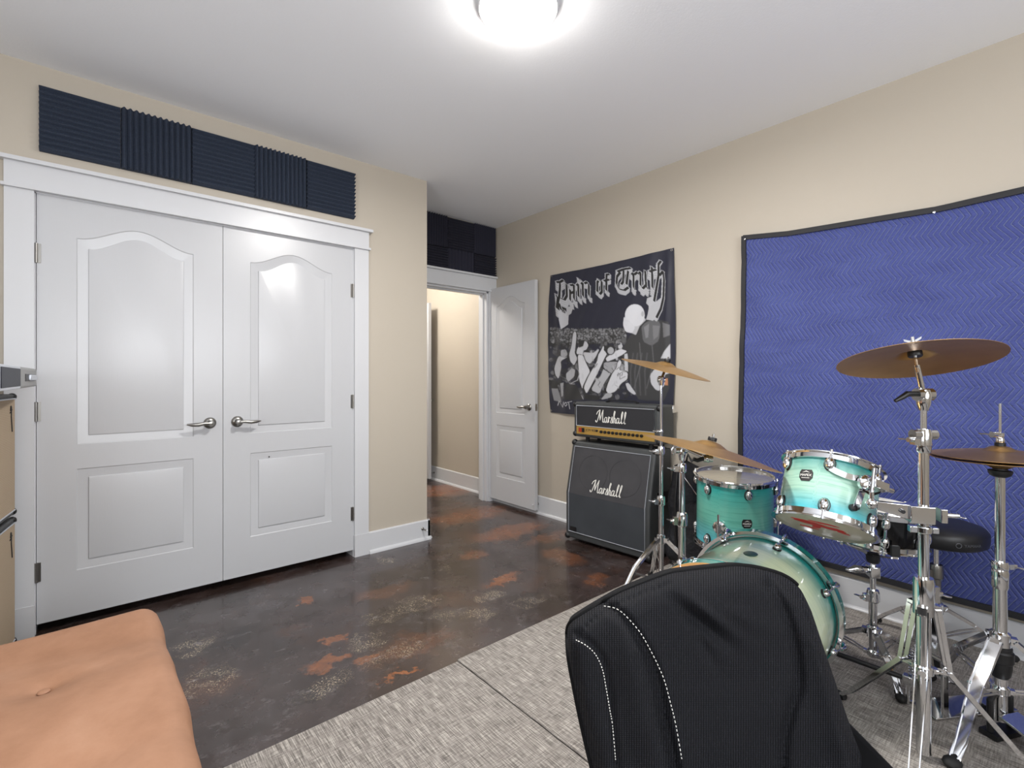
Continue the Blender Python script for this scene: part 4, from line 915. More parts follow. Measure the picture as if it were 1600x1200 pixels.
def tripod(rt, bx, by, zu, zl, rtube, spread, angs, foot_z=.010, wd=.022, knee=None, open_legs=()):
    for ia, a in enumerate(angs):
        d = Vector((math.cos(a), math.sin(a), 0)); sd = Vector((-d.y, d.x, 0)); b0 = Vector((bx, by, 0)); fz = foot_z+.014
        up = b0+d*(rtube+.014)+Zx*zu; mid1 = b0+d*spread*.52+Zx*(zu*.60+fz*.4+ .01); mid2 = b0+d*spread*.84+Zx*(fz+.045); ft_ = b0+d*spread+Zx*fz
        if knee: mid1 = b0+d*spread*knee+Zx*(zl+.0)
        mb = MB()
        for s_ in (-1, 1): mb.strip([up+sd*s_*wd*.5, mid1+sd*s_*wd*.5, mid2+sd*s_*wd*.4, ft_+sd*s_*wd*.25+Zx*.004], Zx, .013, .003)
        if ia not in open_legs: mb.strip([up, mid1, mid2, ft_+Zx*.004] if not knee else [mid1, mid2, ft_+Zx*.004], sd, wd*.9, .003)
        for s_ in (-1, 1): mb.cyl(mid1+sd*s_*(wd*.5+.004), mid1+sd*s_*(wd*.5-.004), .006, seg=10)
        lg = obj('leg', mb, M_chrome, rt, world=True)
        br = MB(); lo = b0+d*(rtube+.010)+Zx*zl; mdd = (mid1 if knee else lerp(mid1, mid2, .15))
        for s_ in (-1, 1): br.strip([lo+sd*s_*.009, lerp(lo, mdd, .5)+sd*s_*.012, mdd+sd*s_*.009-Zx*.004], Zx, .007, .0025)
        obj('brace', br, M_chrome, lg); bpy.context.view_layer.update() if False else None
        lg.children[0].data.transform(Matrix.Translation(-Vector(rt.location)))
        fo_ = MB().ell(ft_+d*.006, (wd*.85, wd*.7, .015), 12, 8, Matrix.Rotation(a, 3, 'Z')); fo_.cyl(ft_-d*.02+Zx*.008, ft_+d*.01, .011, .013, 12)
        ff = obj('rubber_foot', fo_, M_rubber, lg); ff.data.transform(Matrix.Translation(-Vector(rt.location)))
    mb = MB(); mb.lathe([(rtube+.002, -.025), (rtube+.008, -.02), (rtube+.008, .02), (rtube+.002, .025)], (bx, by, zu), (0, 0, 1), 20)
    for a in angs:
        d = Vector((math.cos(a), math.sin(a), 0)); mb.box(Vector((bx, by, zu))+d*(rtube+.012), (.02, .024, .022), Matrix.Rotation(a, 3, 'Z'))
    obj('upper_collar', mb, M_chrome, rt, world=True)
    mb = MB(); mb.lathe([(rtube+.002, -.014), (rtube+.006, -.01), (rtube+.006, .01), (rtube+.002, .014)], (bx, by, zl), (0, 0, 1), 20)
    for a in angs:
        d = Vector((math.cos(a), math.sin(a), 0)); mb.box(Vector((bx, by, zl))+d*(rtube+.008), (.016, .018, .014), Matrix.Rotation(a, 3, 'Z'))
    obj('lower_collar', mb, M_chrome, rt, world=True)
CL = .009     # carpet thickness
def cym_fittings(rt, c, n, hb, tip=.035, wing=True, sleeve=.06):
    n = Vector(n).normalized(); top = Vector(c)+n*hb
    obj('lower_felt', MB().lathe([(.017, 0), (.019, .003), (.019, .015), (.017, .018)], top-n*.024, n, 20), M_black, rt, world=True)
    obj('upper_felt', MB().lathe([(.016, 0), (.017, .003), (.017, .012), (.015, .015)], top+n*.001, n, 20), M_black, rt, world=True)
    obj('cymbal_rod', MB().cyl(top-n*sleeve, top+n*tip, .0045, seg=10), M_chrome, rt, world=True)
    if wing: obj('wing_nut', wingnut(top+n*.016, n, .95), M_chrome, rt, world=True)
side_left = Vector((-RT[0], -RT[1], 0))
# left crash stand (straight)
sx, sy = 2.243, 1.424; top1 = C1c+C1n.normalized()*(hb1-.065)
s1 = thing('cymbal_stand', 'straight chrome cymbal stand in front of the slanted cabinet, holding the highest left cymbal', 'cymbal stand', (sx, sy, CL))
ztilt = top1.z-.03
mb = MB().cyl((sx, sy, .75), (sx, sy, ztilt), .0065); obj('upper_tube', mb, M_chrome, s1, world=True)
obj('middle_tube', MB().cyl((sx, sy, .40), (sx, sy, .80), .0100), M_chrome, s1, world=True)
obj('lower_tube', MB().cyl((sx, sy, .05), (sx, sy, .54), .0135), M_chrome, s1, world=True)
obj('upper_clamp', clamp((sx, sy, .80), .010, side_left, .045), M_chrome, s1, world=True); obj('lower_clamp', clamp((sx, sy, .54), .0135, side_left, .05), M_chrome, s1, world=True)
mb = MB(); mb.lathe([(.011, -.03), (.016, -.01), (.018, .012), (.012, .02)], (sx, sy, ztilt), (0, 0, 1), 16); mb.cyl(Vector((sx, sy, ztilt))-side_left*.018, Vector((sx, sy, ztilt))+side_left*.018, .013); mb.cyl((sx, sy, ztilt), top1+C1n*.01, .007)
obj('wing_bolt', wingnut(Vector((sx, sy, .90))+side_left*.006, side_left, 1.3, MB().lathe([(.008, -.01), (.011, 0), (.008, .01)], (sx, sy, .90), (0, 0, 1), 14)), M_chrome, s1, world=True); obj('tilter', mb, M_chrome, s1, world=True, smooth=40)
cym_fittings(s1, C1c, C1n, hb1, wing=False, tip=.028)
tripod(s1, sx, sy, .34, .13, .0135, .33, [2.9, .75, -1.35])
# ride boom stand
bx_, by_ = 2.000, 1.165; s2 = thing('boom_cymbal_stand', 'chrome boom stand beside the gig bag, its arm carrying the large ride cymbal', 'cymbal stand', (bx_, by_, CL))
zt = .855; P0 = Vector((bx_, by_, zt)); cend = C2c+C2n.normalized()*(hb2-.07); Bd = (cend-P0).normalized()
obj('upper_tube', MB().cyl((bx_, by_, .66), (bx_, by_, zt-.02), .0085), M_chrome, s2, world=True)
obj('middle_tube', MB().cyl((bx_, by_, .48), (bx_, by_, .78), .0125), M_chrome, s2, world=True)
obj('lower_tube', MB().cyl((bx_, by_, .05), (bx_, by_, .55), .016), M_chrome, s2, world=True)
obj('upper_clamp', clamp((bx_, by_, .775), .0125, side_left, .04), M_chrome, s2, world=True); obj('lower_clamp', clamp((bx_, by_, .545), .016, side_left, .06), M_chrome, s2, world=True)
mb = MB(); mb.lathe([(.011, -.045), (.017, -.02), (.018, 0), (.014, .012)], P0, (0, 0, 1), 16); mb.cyl(P0-side_left*.022, P0+side_left*.03, .015); mb.tube([P0+side_left*.03+Zx*.02, P0+side_left*.045+Zx*.005, P0+side_left*.04-Zx*.02], .006); obj('tilter', mb, M_chrome, s2, world=True, smooth=40)
obj('boom_arm', MB().cyl(P0+Zx*.018-Bd*.16, cend+Bd*.01, .0065), M_chrome, s2, world=True)
mb = MB(); mb.cyl(cend-side_left*.018, cend+side_left*.018, .014); mb.ell(cend, (.016, .016, .016)); obj('cymbal_tilter', mb, M_chrome, s2, world=True)
mb = MB(); mb.tube([cend+side_left*.015, cend+side_left*.04-Zx*.008, cend+side_left*.055-Zx*.002], .008); obj('tilter_handle', mb, M_black, s2, world=True)
cym_fittings(s2, C2c, C2n, hb2, wing=False, tip=.03)
tripod(s2, bx_, by_, .335, .12, .016, .29, [2.35, .35, -.9])
# tall right stand with tom holder
tx, ty = 1.936, .316; s3 = thing('cymbal_stand', 'tall chrome stand before the blanket carrying the right crash cymbal and small tom', 'cymbal stand', (tx, ty, CL))
z_t = 1.124; P3 = Vector((tx, ty, z_t))
obj('upper_tube', MB().cyl((tx, ty, 1.02), (tx, ty, z_t), .0085), M_chrome, s3, world=True)
obj('middle_tube', MB().cyl((tx, ty, .50), (tx, ty, 1.00), .0145), M_chrome, s3, world=True)
obj('lower_tube', MB().cyl((tx, ty, .03), (tx, ty, .53), .0190), M_chrome, s3, world=True)
obj('top_clamp', clamp((tx, ty, .995), .0130, side_left, .055), M_chrome, s3, world=True)
mb = MB(); mb.cyl(Vector((tx, ty, 1.005))+side_left*-.035, Vector((tx, ty, 1.005))+side_left*.035, .016); mb.lathe([(.0165, -.035), (.019, -.03), (.019, .0), (.0165, .003)], (tx, ty, .985), (0, 0, 1), 20); obj('ratchet_sleeve', mb, M_chrome, s3, world=True)
obj('lower_clamp', clamp((tx, ty, .525), .0195, -side_left, .085), M_chrome, s3, world=True)
mb = MB(); mb.lathe([(.012, -.05), (.019, -.03), (.021, .0), (.016, .014)], P3+Zx*.005, (0, 0, 1), 18); mb.cyl(P3-side_left*.024+Zx*.004, P3+side_left*.024+Zx*.004, .019); mb.cyl(P3, C3c+C3n.normalized()*(hb3-.05), .008); obj('tilter', mb, M_chrome, s3, world=True, smooth=40)
obj('tilter_handle', MB().tube([P3+side_left*.024+Zx*.006, P3+side_left*.05+Zx*.006, P3+side_left*.062-Zx*.002, P3+side_left*.088-Zx*.016], [.008, .009, .008, .005]), M_black, s3, world=True)
cym_fittings(s3, C3c, C3n, hb3, tip=.04, sleeve=.075)
tripod(s3, tx, ty, .475, .285, .019, .285, [1.12, 3.21, -.97], wd=.028, knee=.22, open_legs=(1,))
# tom holder: multi clamp, arm and L-rod reaching the tom's clamp
cc = Vector((tx, ty, .762)); mb = MB()
ar = (at(1385, 800, 1.53)-cc); ar.z = 0; ard = ar.normalized(); arp = Vector((-ard.y, ard.x, 0)); Mz = Matrix.Rotation(math.atan2(ard.y, ard.x), 3, 'Z')
mb.box(cc+ard*.01, (.062, .05, .052), Mz); mb.box(cc-ard*.045, (.016, .04, .042), Mz); mb.cyl(cc-ard*.05, cc-ard*.085, .007); wingnut(cc-ard*.075, -ard, 1.0, mb)
mb.hexa([cc+ard*.03-Zx*.022-arp*.012, cc+ard*.125+Zx*.004-arp*.010, cc+ard*.125+Zx*.030-arp*.010, cc+ard*.03+Zx*.026-arp*.012], [cc+ard*.03-Zx*.022+arp*.012, cc+ard*.125+Zx*.004+arp*.010, cc+ard*.125+Zx*.030+arp*.010, cc+ard*.03+Zx*.026+arp*.012])
obj('multi_clamp', mb, M_chrome, s3, world=True, bevel=.004, seg=3)
mb = MB(); mb.lathe([(.016, -.012), (.021, -.009), (.021, .009), (.016, .012)], cc-Zx*.048, (0, 0, 1), 20); mb.box(cc-Zx*.048+ard*.028, (.020, .022, .020), Mz); mb.box(cc-Zx*.048-ard*.028, (.016, .020, .018), Mz); obj('memory_lock', mb, M_chrome, s3, world=True, bevel=.002)
mb = MB()
for dx in (.0, .06): mb.cyl(cc+ard*dx+arp*.022+Zx*.006, cc+ard*dx-arp*.034+Zx*.006, .006)
obj('bolt', mb, M_black, s3, world=True)
ball = cc+ard*.135+Zx*.020; mb = MB(); mb.ell(ball, (.017, .017, .017)); mb.cyl(ball+Zx*.01, ball+Zx*.032, .007); wingnut(ball+Zx*.022, Zx, 1.0, mb); obj('ball_joint', mb, M_chrome, s3, world=True)
rodc = TL+trot @ (cb+dn*.034); rax = (trot @ Zx).normalized(); elbow = rodc-rax*.075
obj('tom_arm', MB().tube([ball, lerp(ball, elbow, .6)+Zx*.0, elbow-rax*.008, elbow+rax*.01, rodc, rodc+rax*.05], .0058, 10), M_chrome, s3, world=True)
# snare stand
ss = thing('snare_stand', 'low chrome basket stand under the black snare drum', 'snare stand', (SN.x, SN.y, CL)); qx, qy = SN.x, SN.y
obj('lower_tube', MB().cyl((qx, qy, .08), (qx, qy, .30), .0145), M_chrome, ss, world=True); obj('upper_tube', MB().cyl((qx, qy, .26), (qx, qy, .455), .0105), M_chrome, ss, world=True)
obj('height_clamp', clamp((qx, qy, .30), .0145, side_left, .05), M_chrome, ss, world=True)
mb = MB(); mb.box((qx, qy, .40), (.05, .035, .045), Matrix.Rotation(.6, 3, 'Z')); mb.tube([Vector((qx, qy, .405))+side_left*.02, Vector((qx, qy, .41))+side_left*.075, Vector((qx, qy, .405))+side_left*.11], [.014, .016, .004]); obj('tilter', mb, M_chrome, ss, world=True, bevel=.003)
obj('basket_nut', MB().lathe([(.02, -.02), (.024, -.01), (.024, .01), (.016, .02)], (qx, qy, .455), (0, 0, 1), 16), M_black, ss, world=True)
for k_ in range(3):
    a = sth+.35+k_*2*PI/3; d = Vector((math.cos(a), math.sin(a), 0)); b0 = Vector((qx, qy, .462)); sd = Vector((-d.y, d.x, 0))
    mb = MB(); mb.strip([b0, b0+d*.10+Zx*.030, b0+d*.196+Zx*.058], sd, .022, .005); mb.strip([b0+d*.196+Zx*.056, b0+d*.200+Zx*.105], sd, .018, .004)
    am = obj('basket_arm', mb, M_chrome, ss, world=True); g_ = obj('rubber_grip', MB().box(b0+d*.197+Zx*.085, (.016, .028, .04), Matrix.Rotation(a, 3, 'Z')), M_rubber, am, bevel=.003); g_.data.transform(Matrix.Translation(-Vector(ss.location)))
tripod(ss, qx, qy, .155, .07, .0145, .21, [3.752, 1.658, 5.847], wd=.024)
# throne
TH = at(1463, 830, 2.08); TH.z = CL
th_ = thing('drum_throne', 'round black padded drum throne on a chrome tripod beside the snare drum', 'stool', TH)
obj('seat', MB().lathe([(.02, .487), (.150, .487), (.163, .496), (.167, .520), (.166, .545), (.155, .560), (.12, .571), (.06, .576), (0, .577)], (TH.x, TH.y, 0), (0, 0, 1), 56), M_throne, th_, world=True, smooth=50)
tang = math.atan2(-TH.y, -TH.x)
def seat_wrap(x, y, z): a = tang+.72+x/.167; return Vector((TH.x+math.cos(a)*(.1675+z), TH.y+math.sin(a)*(.1675+z), .518+y))
mgrey = mat('grey_print', (84, 86, 92), .5)
mb = text_mb('YAMAHA', .016, (0, 0, 0), X_, Y_, Zx, .0002, bend=seat_wrap)
lg_ = [seat_wrap(-.052+.009*math.cos(i*PI/10), .009*math.sin(i*PI/10), .0006) for i in range(21)]; mb.tube(lg_, .0014, 6); obj('printed_name', mb, mgrey, th_, world=True)
obj('seat_plate', MB().box((TH.x, TH.y, .478), (.12, .12, .018)), M_black, th_, world=True)
obj('threaded_rod', MB().cyl((TH.x, TH.y, .30), (TH.x, TH.y, .475), .0105), M_chrome, th_, world=True)
obj('post', MB().cyl((TH.x, TH.y, .07), (TH.x, TH.y, .36), .0165), M_nickel, th_, world=True); obj('post_clamp', clamp((TH.x, TH.y, .355), .0165, side_left, .06), M_nickel, th_, world=True)
tripod(th_, TH.x, TH.y, .20, .085, .0165, .26, [1.134, 3.229, 5.323], wd=.026)
# hi-hat stand
hx, hy = HAT.x, HAT.y; hs = thing('hi_hat_stand', 'chrome hi-hat stand with foot pedal at the right edge of the kit', 'hi-hat stand', (hx, hy, CL))
obj('upper_tube', MB().cyl((hx, hy, .52), (hx, hy, HAT.z-.062), .0135), M_chrome, hs, world=True); obj('lower_tube', MB().cyl((hx, hy, .06), (hx, hy, .56), .0185), M_chrome, hs, world=True)
obj('height_clamp', clamp((hx, hy, .565), .0150, -side_left, .03), M_chrome, hs, world=True)
obj('tube_sleeve', MB().lathe([(.0195, .49), (.022, .50), (.023, .545), (.020, .555)], (hx, hy, 0), (0, 0, 1), 24), M_chrome, hs, world=True)
obj('cymbal_cup', MB().lathe([(.016, -.064), (.026, -.058), (.030, -.050), (.031, -.042), (.020, -.040), (.018, -.034)], (hx, hy, HAT.z), (0, 0, 1), 24), M_black, hs, world=True)
obj('pull_rod', MB().cyl((hx, hy, HAT.z-.06), (hx, hy, 1.095), .0038), M_chrome, hs, world=True)
zc = HAT.z+hbh+.006
mb = MB(); mb.lathe([(.010, 0), (.012, .004), (.012, .012), (.009, .020), (.011, .022), (.011, .034), (.006, .036)], (hx, hy, zc+.008), (0, 0, 1), 18); wingnut(Vector((hx, hy, zc+.036))+side_left*.008, side_left, 1.4, mb); obj('clutch', mb, M_chrome, hs, world=True)
obj('clutch_felt', MB().lathe([(.014, 0), (.014, .010)], (hx, hy, zc-.001), (0, 0, 1), 18), M_black, hs, world=True)
obj('tension_dial', MB().lathe([(.020, .20), (.026, .21), (.030, .235), (.030, .25), (.034, .255), (.034, .285), (.030, .29), (.030, .30), (.022, .305)], (hx, hy, 0), (0, 0, 1), 28), M_black, hs, world=True)
tripod(hs, hx, hy, .325, .16, .0185, .30, [2.88, .79, -1.31], wd=.034)
FP = Vector((hx, hy, 0)); pd = Vector((-.45, -.9, 0)).normalized(); ps = Vector((-pd.y, pd.x, 0))
mb = MB(); mb.tube([FP+ps*.045+Zx*.03, FP+ps*.045+Zx*.13, FP+ps*.03+Zx*.145, FP-ps*.03+Zx*.145, FP-ps*.045+Zx*.13, FP-ps*.045+Zx*.03], .009); mb.box(FP+Zx*.02, (.11, .05, .016), Matrix.Rotation(math.atan2(ps.y, ps.x), 3, 'Z')); obj('pedal_frame', mb, M_black, hs, world=True)
obj('footboard', MB().strip([FP+pd*.02+Zx*.09, FP+pd*.16+Zx*.055, FP+pd*.28+Zx*.03], ps, .085, .008), M_chrome, hs, world=True, bevel=.002)
obj('heel_plate', MB().strip([FP+pd*.28+Zx*.024, FP+pd*.36+Zx*.020], ps, .075, .012), M_black, hs, world=True)
# double bass pedal: slave pedal near the hi-hat, drive shaft to the bass drum
PS = Vector((2.235, .345, 0)); PM = Vector((2.16, .845, 0))
dp = thing('double_bass_pedal', 'double bass pedal with black drive shaft and silver footboard on the carpet', 'pedal', (PS.x, PS.y, CL))
def pedal(pos, d, mirror=1):
    d = Vector(d).normalized(); s_ = Vector((-d.y, d.x, 0)); Mz_ = Matrix.Rotation(math.atan2(d.y, d.x), 3, 'Z')
    mb = MB()
    for k_ in (-1, 1): mb.box(pos+s_*k_*.048+Zx*.115, (.022, .010, .19), Mz_)
    mb.cyl(pos-s_*.060+Zx*.205, pos+s_*.060+Zx*.205, .007); mb.box(pos+Zx*(CL+.006)+d*.13, (.33, .10, .006), Mz_); f_ = obj('pedal_frame', mb, M_chrome, dp, world=True, bevel=.002)
    mb = MB(); mb.strip([pos+d*.03+Zx*.13, pos+d*.14+Zx*.085, pos+d*.25+Zx*.045], s_, .075, .007); obj('footboard', mb, M_chrome, dp, world=True, bevel=.002)
    mb = MB(); c0 = pos+s_*mirror*.070; pts = [c0+Vector((.010*math.cos(i*PI/4), .010*math.sin(i*PI/4), .06+.13*i/96)) for i in range(97)]; mb.tube(pts, .0022, 5); obj('spring', mb, M_chrome, dp, world=True)
    obj('drive_chain', MB().strip([pos+d*.02+Zx*.20, pos+d*.03+Zx*.135], s_, .018, .006), M_black, dp, world=True)
pedal(PS, (.85, -.55, 0)); pedal(PM, (.99, .1, 0), -1)
a_, b_ = PS+Vector((-.02, .06, .195)), PM+Vector((0, -.06, .195)); a_.z = .10; b_.z = .12
obj('drive_shaft', MB().cyl(a_, b_, .009), M_black, dp, world=True)
mb = MB(); mb.box(a_, (.03, .03, .03)); mb.cyl(a_, Vector((a_.x, a_.y, CL)), .006); obj('universal_joint', mb, M_chrome, dp, world=True, bevel=.003); obj('universal_joint', MB().box(b_, (.03, .03, .03)), M_chrome, dp, world=True, bevel=.003)
mb = MB(); bt = PM+Zx*.205; mb.cyl(bt, bt+Vector((-.045, 0, .13)), .004); mb.cyl(bt+Vector((-.060, 0, .135)), bt+Vector((-.020, 0, .135)), .020); obj('beater', mb, M_logo, dp, world=True)

# ================================================================== OFFICE CHAIR
def spline(pts, n):
    pts = [Vector(p) for p in pts]; L = [0]
    for a, b2 in zip(pts[:-1], pts[1:]): L.append(L[-1]+(b2-a).length)
    out = []
    for i in range(n+1):
        s_ = L[-1]*i/n; k_ = max(j for j in range(len(pts)-1) if L[j] <= s_+1e-9); t_ = (s_-L[k_])/(L[k_+1]-L[k_])
        p0, p1, p2, p3 = pts[max(k_-1, 0)], pts[k_], pts[k_+1], pts[min(k_+2, len(pts)-1)]
        out.append(.5*((2*p1)+(p2-p0)*t_+(2*p0-5*p1+4*p2-p3)*t_*t_+(3*p1-p0-3*p2+p3)*t_**3))
    return out
NU, NVv = 150, 130
Lc = spline([(886, 990), (888, 1025), (896, 1070), (909, 1133), (925, 1200), (950, 1290), (985, 1400)], NVv)
Rc = spline([(1268, 955), (1283, 1000), (1300, 1050), (1328, 1133), (1352, 1200), (1375, 1290), (1380, 1400)], NVv)
Tc = spline([(886, 990), (889, 975), (905, 962), (950, 935), (980, 920), (1040, 897), (1070, 891), (1115, 886), (1154, 883), (1190, 888), (1226, 900), (1250, 920), (1268, 955)], NU)
Bc = [Vector((985+(1380-985)*i/NU, 1400)) for i in range(NU+1)]
seams = [(spline([(900, 990), (928, 1010), (945, 1040), (952, 1080), (957, 1133), (966, 1220), (985, 1400)], 60), .009, 6), (spline([(975, 1400), (935, 1200), (915, 1133), (903, 1070), (899, 1022), (905, 992), (928, 968), (962, 946), (1002, 928), (1045, 912)], 60), .007, 4), (spline([(942, 943), (975, 965), (1000, 1000), (1025, 1050), (1042, 1133), (1060, 1220), (1085, 1400)], 60), .020, 8),
         (spline([(1203, 912), (1222, 945), (1238, 990), (1247, 1040), (1247, 1080), (1234, 1120), (1225, 1200), (1240, 1400)], 60), .012, 8)]
P = []; qd = []
for j in range(NVv+1):
    v_ = j/NVv; row = []
    for i in range(NU+1):
        u = i/NU
        pt = (1-v_)*Tc[i]+v_*Bc[i]+(1-u)*Lc[j]+u*Rc[j]-((1-u)*(1-v_)*Tc[0]+u*(1-v_)*Tc[-1]+(1-u)*v_*Bc[0]+u*v_*Bc[-1])
        eu = min(u, 1-u); ed = min(1, eu/.10); et = min(1, v_/.10); edge = 1-(1-ed)**2.2*1.0; edt = 1-(1-et)**2.2
        dd = .045*(1-edge)+.05*(1-edt)
        for sm, amp, wdp in seams:
            k_ = min(range(0, 61, 3), key=lambda q_: (sm[q_]-pt).length_squared); ds = min((sm[q_]-pt).length for q_ in range(max(0, k_-2), min(61, k_+3))); dd += amp*math.exp(-(ds/wdp)**2)
        bol = math.exp(-((u-.25)/.08)**2)*.024+math.exp(-((u-.93)/.08)**2)*.016; dd -= bol*min(1, v_*5)
        dd += .016*math.exp(-((u-.55)/.28)**2)*min(1, v_*3)
        w_ = pt-Vector((1085, 965)); r1 = w_.x*.62+w_.y*-.78; r2 = w_.x*.78+w_.y*.62      # wrinkles radiating from the top
        dd += .016*math.exp(-(r1/10)**2)*math.exp(-((r2-10)/50)**2)-.012*math.exp(-((r1-19)/10)**2)*math.exp(-((r2-18)/46)**2)
        w2_ = pt-Vector((1100, 1010)); q1, q2 = w2_.x*.86+w2_.y*-.5, w2_.x*.5+w2_.y*.86; dd += .008*math.exp(-(q1/9)**2)*math.exp(-(q2/34)**2)
        w3_ = pt-Vector((1150, 960)); q1, q2 = w3_.x*.45+w3_.y*-.89, w3_.x*.89+w3_.y*.45; dd -= .006*math.exp(-(q1/12)**2)*math.exp(-(q2/45)**2)
        dd += .002*noise.noise(Vector((u*6, v_*8, 2)))
        dd += .02*max(0, (v_-.45))  # lumbar falls back then the cushion comes forward
        T_ = 1.0-.16*v_*1.0+dd
        row.append(at(pt.x, pt.y, T_)); qd.append((pt.x/1150*1.0*1.5, pt.y/1150*1.5, 0))
    P.append(row)
ch_base = at(1130, 1000, 1.18); ch = thing('office_chair', 'black ribbed mesh office chair with white stitching, seen in the foreground', 'chair', (ch_base.x, ch_base.y, CL))
mb = MB().grid(P); nfr = len(mb.v)
Fv = Vector((FW[0], FW[1], 0)); rim = [P[0][i] for i in range(NU+1)]+[P[j][NU] for j in range(1, NVv+1)]+[P[NVv][i] for i in range(NU-1, -1, -1)]+[P[j][0] for j in range(NVv-1, 0, -1)]
cen = sum(rim, Vector())/len(rim); n = len(rim); ringA = rim; ringB = [lerp(p, cen, .02)+Fv*.035 for p in rim]; ringC = [lerp(p, cen, .12)+Fv*.055 for p in rim]
qr = lambda p: (p.x*2, p.z*2, 0)
mb.add(ringA+ringB+ringC, [(i, (i+1) % n, n+(i+1) % n, n+i) for i in range(n)]+[(n+i, n+(i+1) % n, 2*n+(i+1) % n, 2*n+i) for i in range(n)]+[tuple(2*n+i for i in range(n))])
qd += [qr(p) for p in ringA+ringB+ringC]
obj('backrest', mb, M_knit, ch, world=True, attr={'q': qd}, smooth=70)
# dashed stitching following the two left seams
def surf_at(px, py):
    best = min(((P[j][i], (at(0, 0, 0))) for j in (0,) for i in (0,)), key=lambda q_: 0)[0]
    return best
flat = [(P[j][i]) for j in range(0, NVv+1) for i in range(0, NU+1)]
def proj(p):
    t_ = p.x*FW[0]+p.y*FW[1]; s_ = p.x*RT[0]+p.y*RT[1]; return (800+FPX*s_/t_, HOR-FPX*(p.z-CAMH)/t_)
fp = np.array([proj(p) for p in flat])
def surf(px, py):
    k_ = int(np.argmin((fp[:, 0]-px)**2+(fp[:, 1]-py)**2)); return flat[k_]
for line in ([(900, 1000), (915, 1008), (930, 1022), (941, 1045), (947, 1075), (953, 1110), (957, 1133), (962, 1190)], [(944, 947), (960, 950), (972, 957), (985, 970), (1000, 988), (1012, 1008), (1026, 1035), (1038, 1063), (1048, 1100), (1056, 1133), (1066, 1190)]):
    mb = MB(); ln = spline(line, 170); pts = [at(q_.x, q_.y, 1.0) for q_ in ln]
    dirs = []
    for q_ in ln:
        s_ = surf(q_.x, q_.y); t_ = s_.x*FW[0]+s_.y*FW[1]; dirs.append(t_)
    dirs = np.convolve(np.pad(dirs, 6, mode='edge'), np.ones(13)/13, 'valid')
    for k_ in range(0, 168, 4):
        a, b2 = ln[k_], ln[k_+2]; mb.cyl(at(a.x, a.y, dirs[k_]-.003), at(b2.x, b2.y, dirs[k_+2]-.003), .0009, seg=6)
    obj('stitching', mb, M_logo, ch, world=True)
obj('piping', MB().tube([P[j][0]+(P[min(j+1, NVv)][1]-P[j][0])*.1-Fv*.002 for j in range(NVv, 0, -2)]+[P[0][i]-Fv*.002 for i in range(0, NU-14, 2)], .0050, 8), M_knit, ch, world=True, attr={'q': [(0, 0, 0)]*0} if False else None)
cxy = Vector((ch_base.x, ch_base.y, 0)); fwd = -Fv
seat_c = cxy+fwd*.30
obj('seat', MB().box(seat_c+Zx*.40, (.46, .42, .08), Matrix.Rotation(math.atan2(RT[1], RT[0]), 3, 'Z')), M_knit, ch, world=True, bevel=.03, seg=4, attr={'q': [(p[0], p[1], 0) for p in [(0, 0)]*8]})
obj('back_support', MB().strip([seat_c+Zx*.35, cxy+fwd*.02+Zx*.36, cxy+fwd*-.03+Zx*.55], Vector((RT[0], RT[1], 0)), .07, .012), M_black, ch, world=True)
obj('gas_column', MB().cyl(seat_c+Zx*.10, seat_c+Zx*.36, .025), M_black, ch, world=True)
for k_ in range(5):
    a = .4+2*PI*k_/5; d = Vector((math.cos(a), math.sin(a), 0)); lg = obj('leg', MB().strip([seat_c+Zx*.11, seat_c+d*.15+Zx*.10, seat_c+d*.26+Zx*.085], Vector((-d.y, d.x, 0)), .035, .022), M_black, ch, world=True)
    w_ = obj('caster', MB().cyl(seat_c+d*.26+Vector((-d.y, d.x, 0))*-.02+Zx*(.031+CL), seat_c+d*.26+Vector((-d.y, d.x, 0))*.02+Zx*(.031+CL), .030), M_black, lg); w_.data.transform(Matrix.Translation(-Vector(ch.location)))

# ================================================================== TAN BENCH
bn = thing('tufted_bench', 'tan leather tufted bench cushion in the lower left corner', 'bench', (-.4, 1.55, 0))
x0, x1, y0, y1, zt_ = -1.25, .163, .98, 2.035, .425
tufts = [(x, y) for x in (-.095-.42*k_ for k_ in range(3)) for y in (1.70, 1.28)]
NX, NY = 170, 120; P = []
for i in range(NX+1):
    row = []
    for j in range(NY+1):
        u, v_ = i/NX, j/NY; x = x0+(x1-x0)*u; y = y0+(y1-y0)*v_
        ex, ey = min(x-x0, x1-x)/.05, min(y-y0, y1-y)/.05; rnd = 0
        for e_ in (ex, ey):
            if e_ < 1: rnd += .05*(1-math.sqrt(max(0, 1-(1-e_)**2)))
        z = zt_-rnd*1.0
        for (tx_, ty_) in tufts:
            d_ = math.hypot(x-tx_, y-ty_); z -= .040*math.exp(-(d_/.060)**1.0)
        z -= .008*math.exp(-(min(abs(y-1.70), abs(y-1.28))/.05)**2)*.6
        z += .006*noise.noise(Vector((x*2.5, y*2.5, 0)))-.020*math.exp(-((y-1.83+.15*(x))/.09)**2)*(.5+.5*math.tanh((x+.3)*4))
        bulge = .012*math.sin(PI*v_)*(1 if u > .5 else -1)*abs(2*u-1)**8+.006*noise.noise(Vector((y*6, 0, 2)))*abs(2*u-1)**8
        cr_ = max(0, .06-(x1-x))*max(0, .06-(y1-y))*2.5
        row.append(Vector((x+bulge-cr_, y-cr_, z)))
    P.append(row)
rim = [P[i][0] for i in range(NX+1)]+[P[NX][j] for j in range(1, NY+1)]+[P[i][NY] for i in range(NX-1, -1, -1)]+[P[0][j] for j in range(NY-1, 0, -1)]
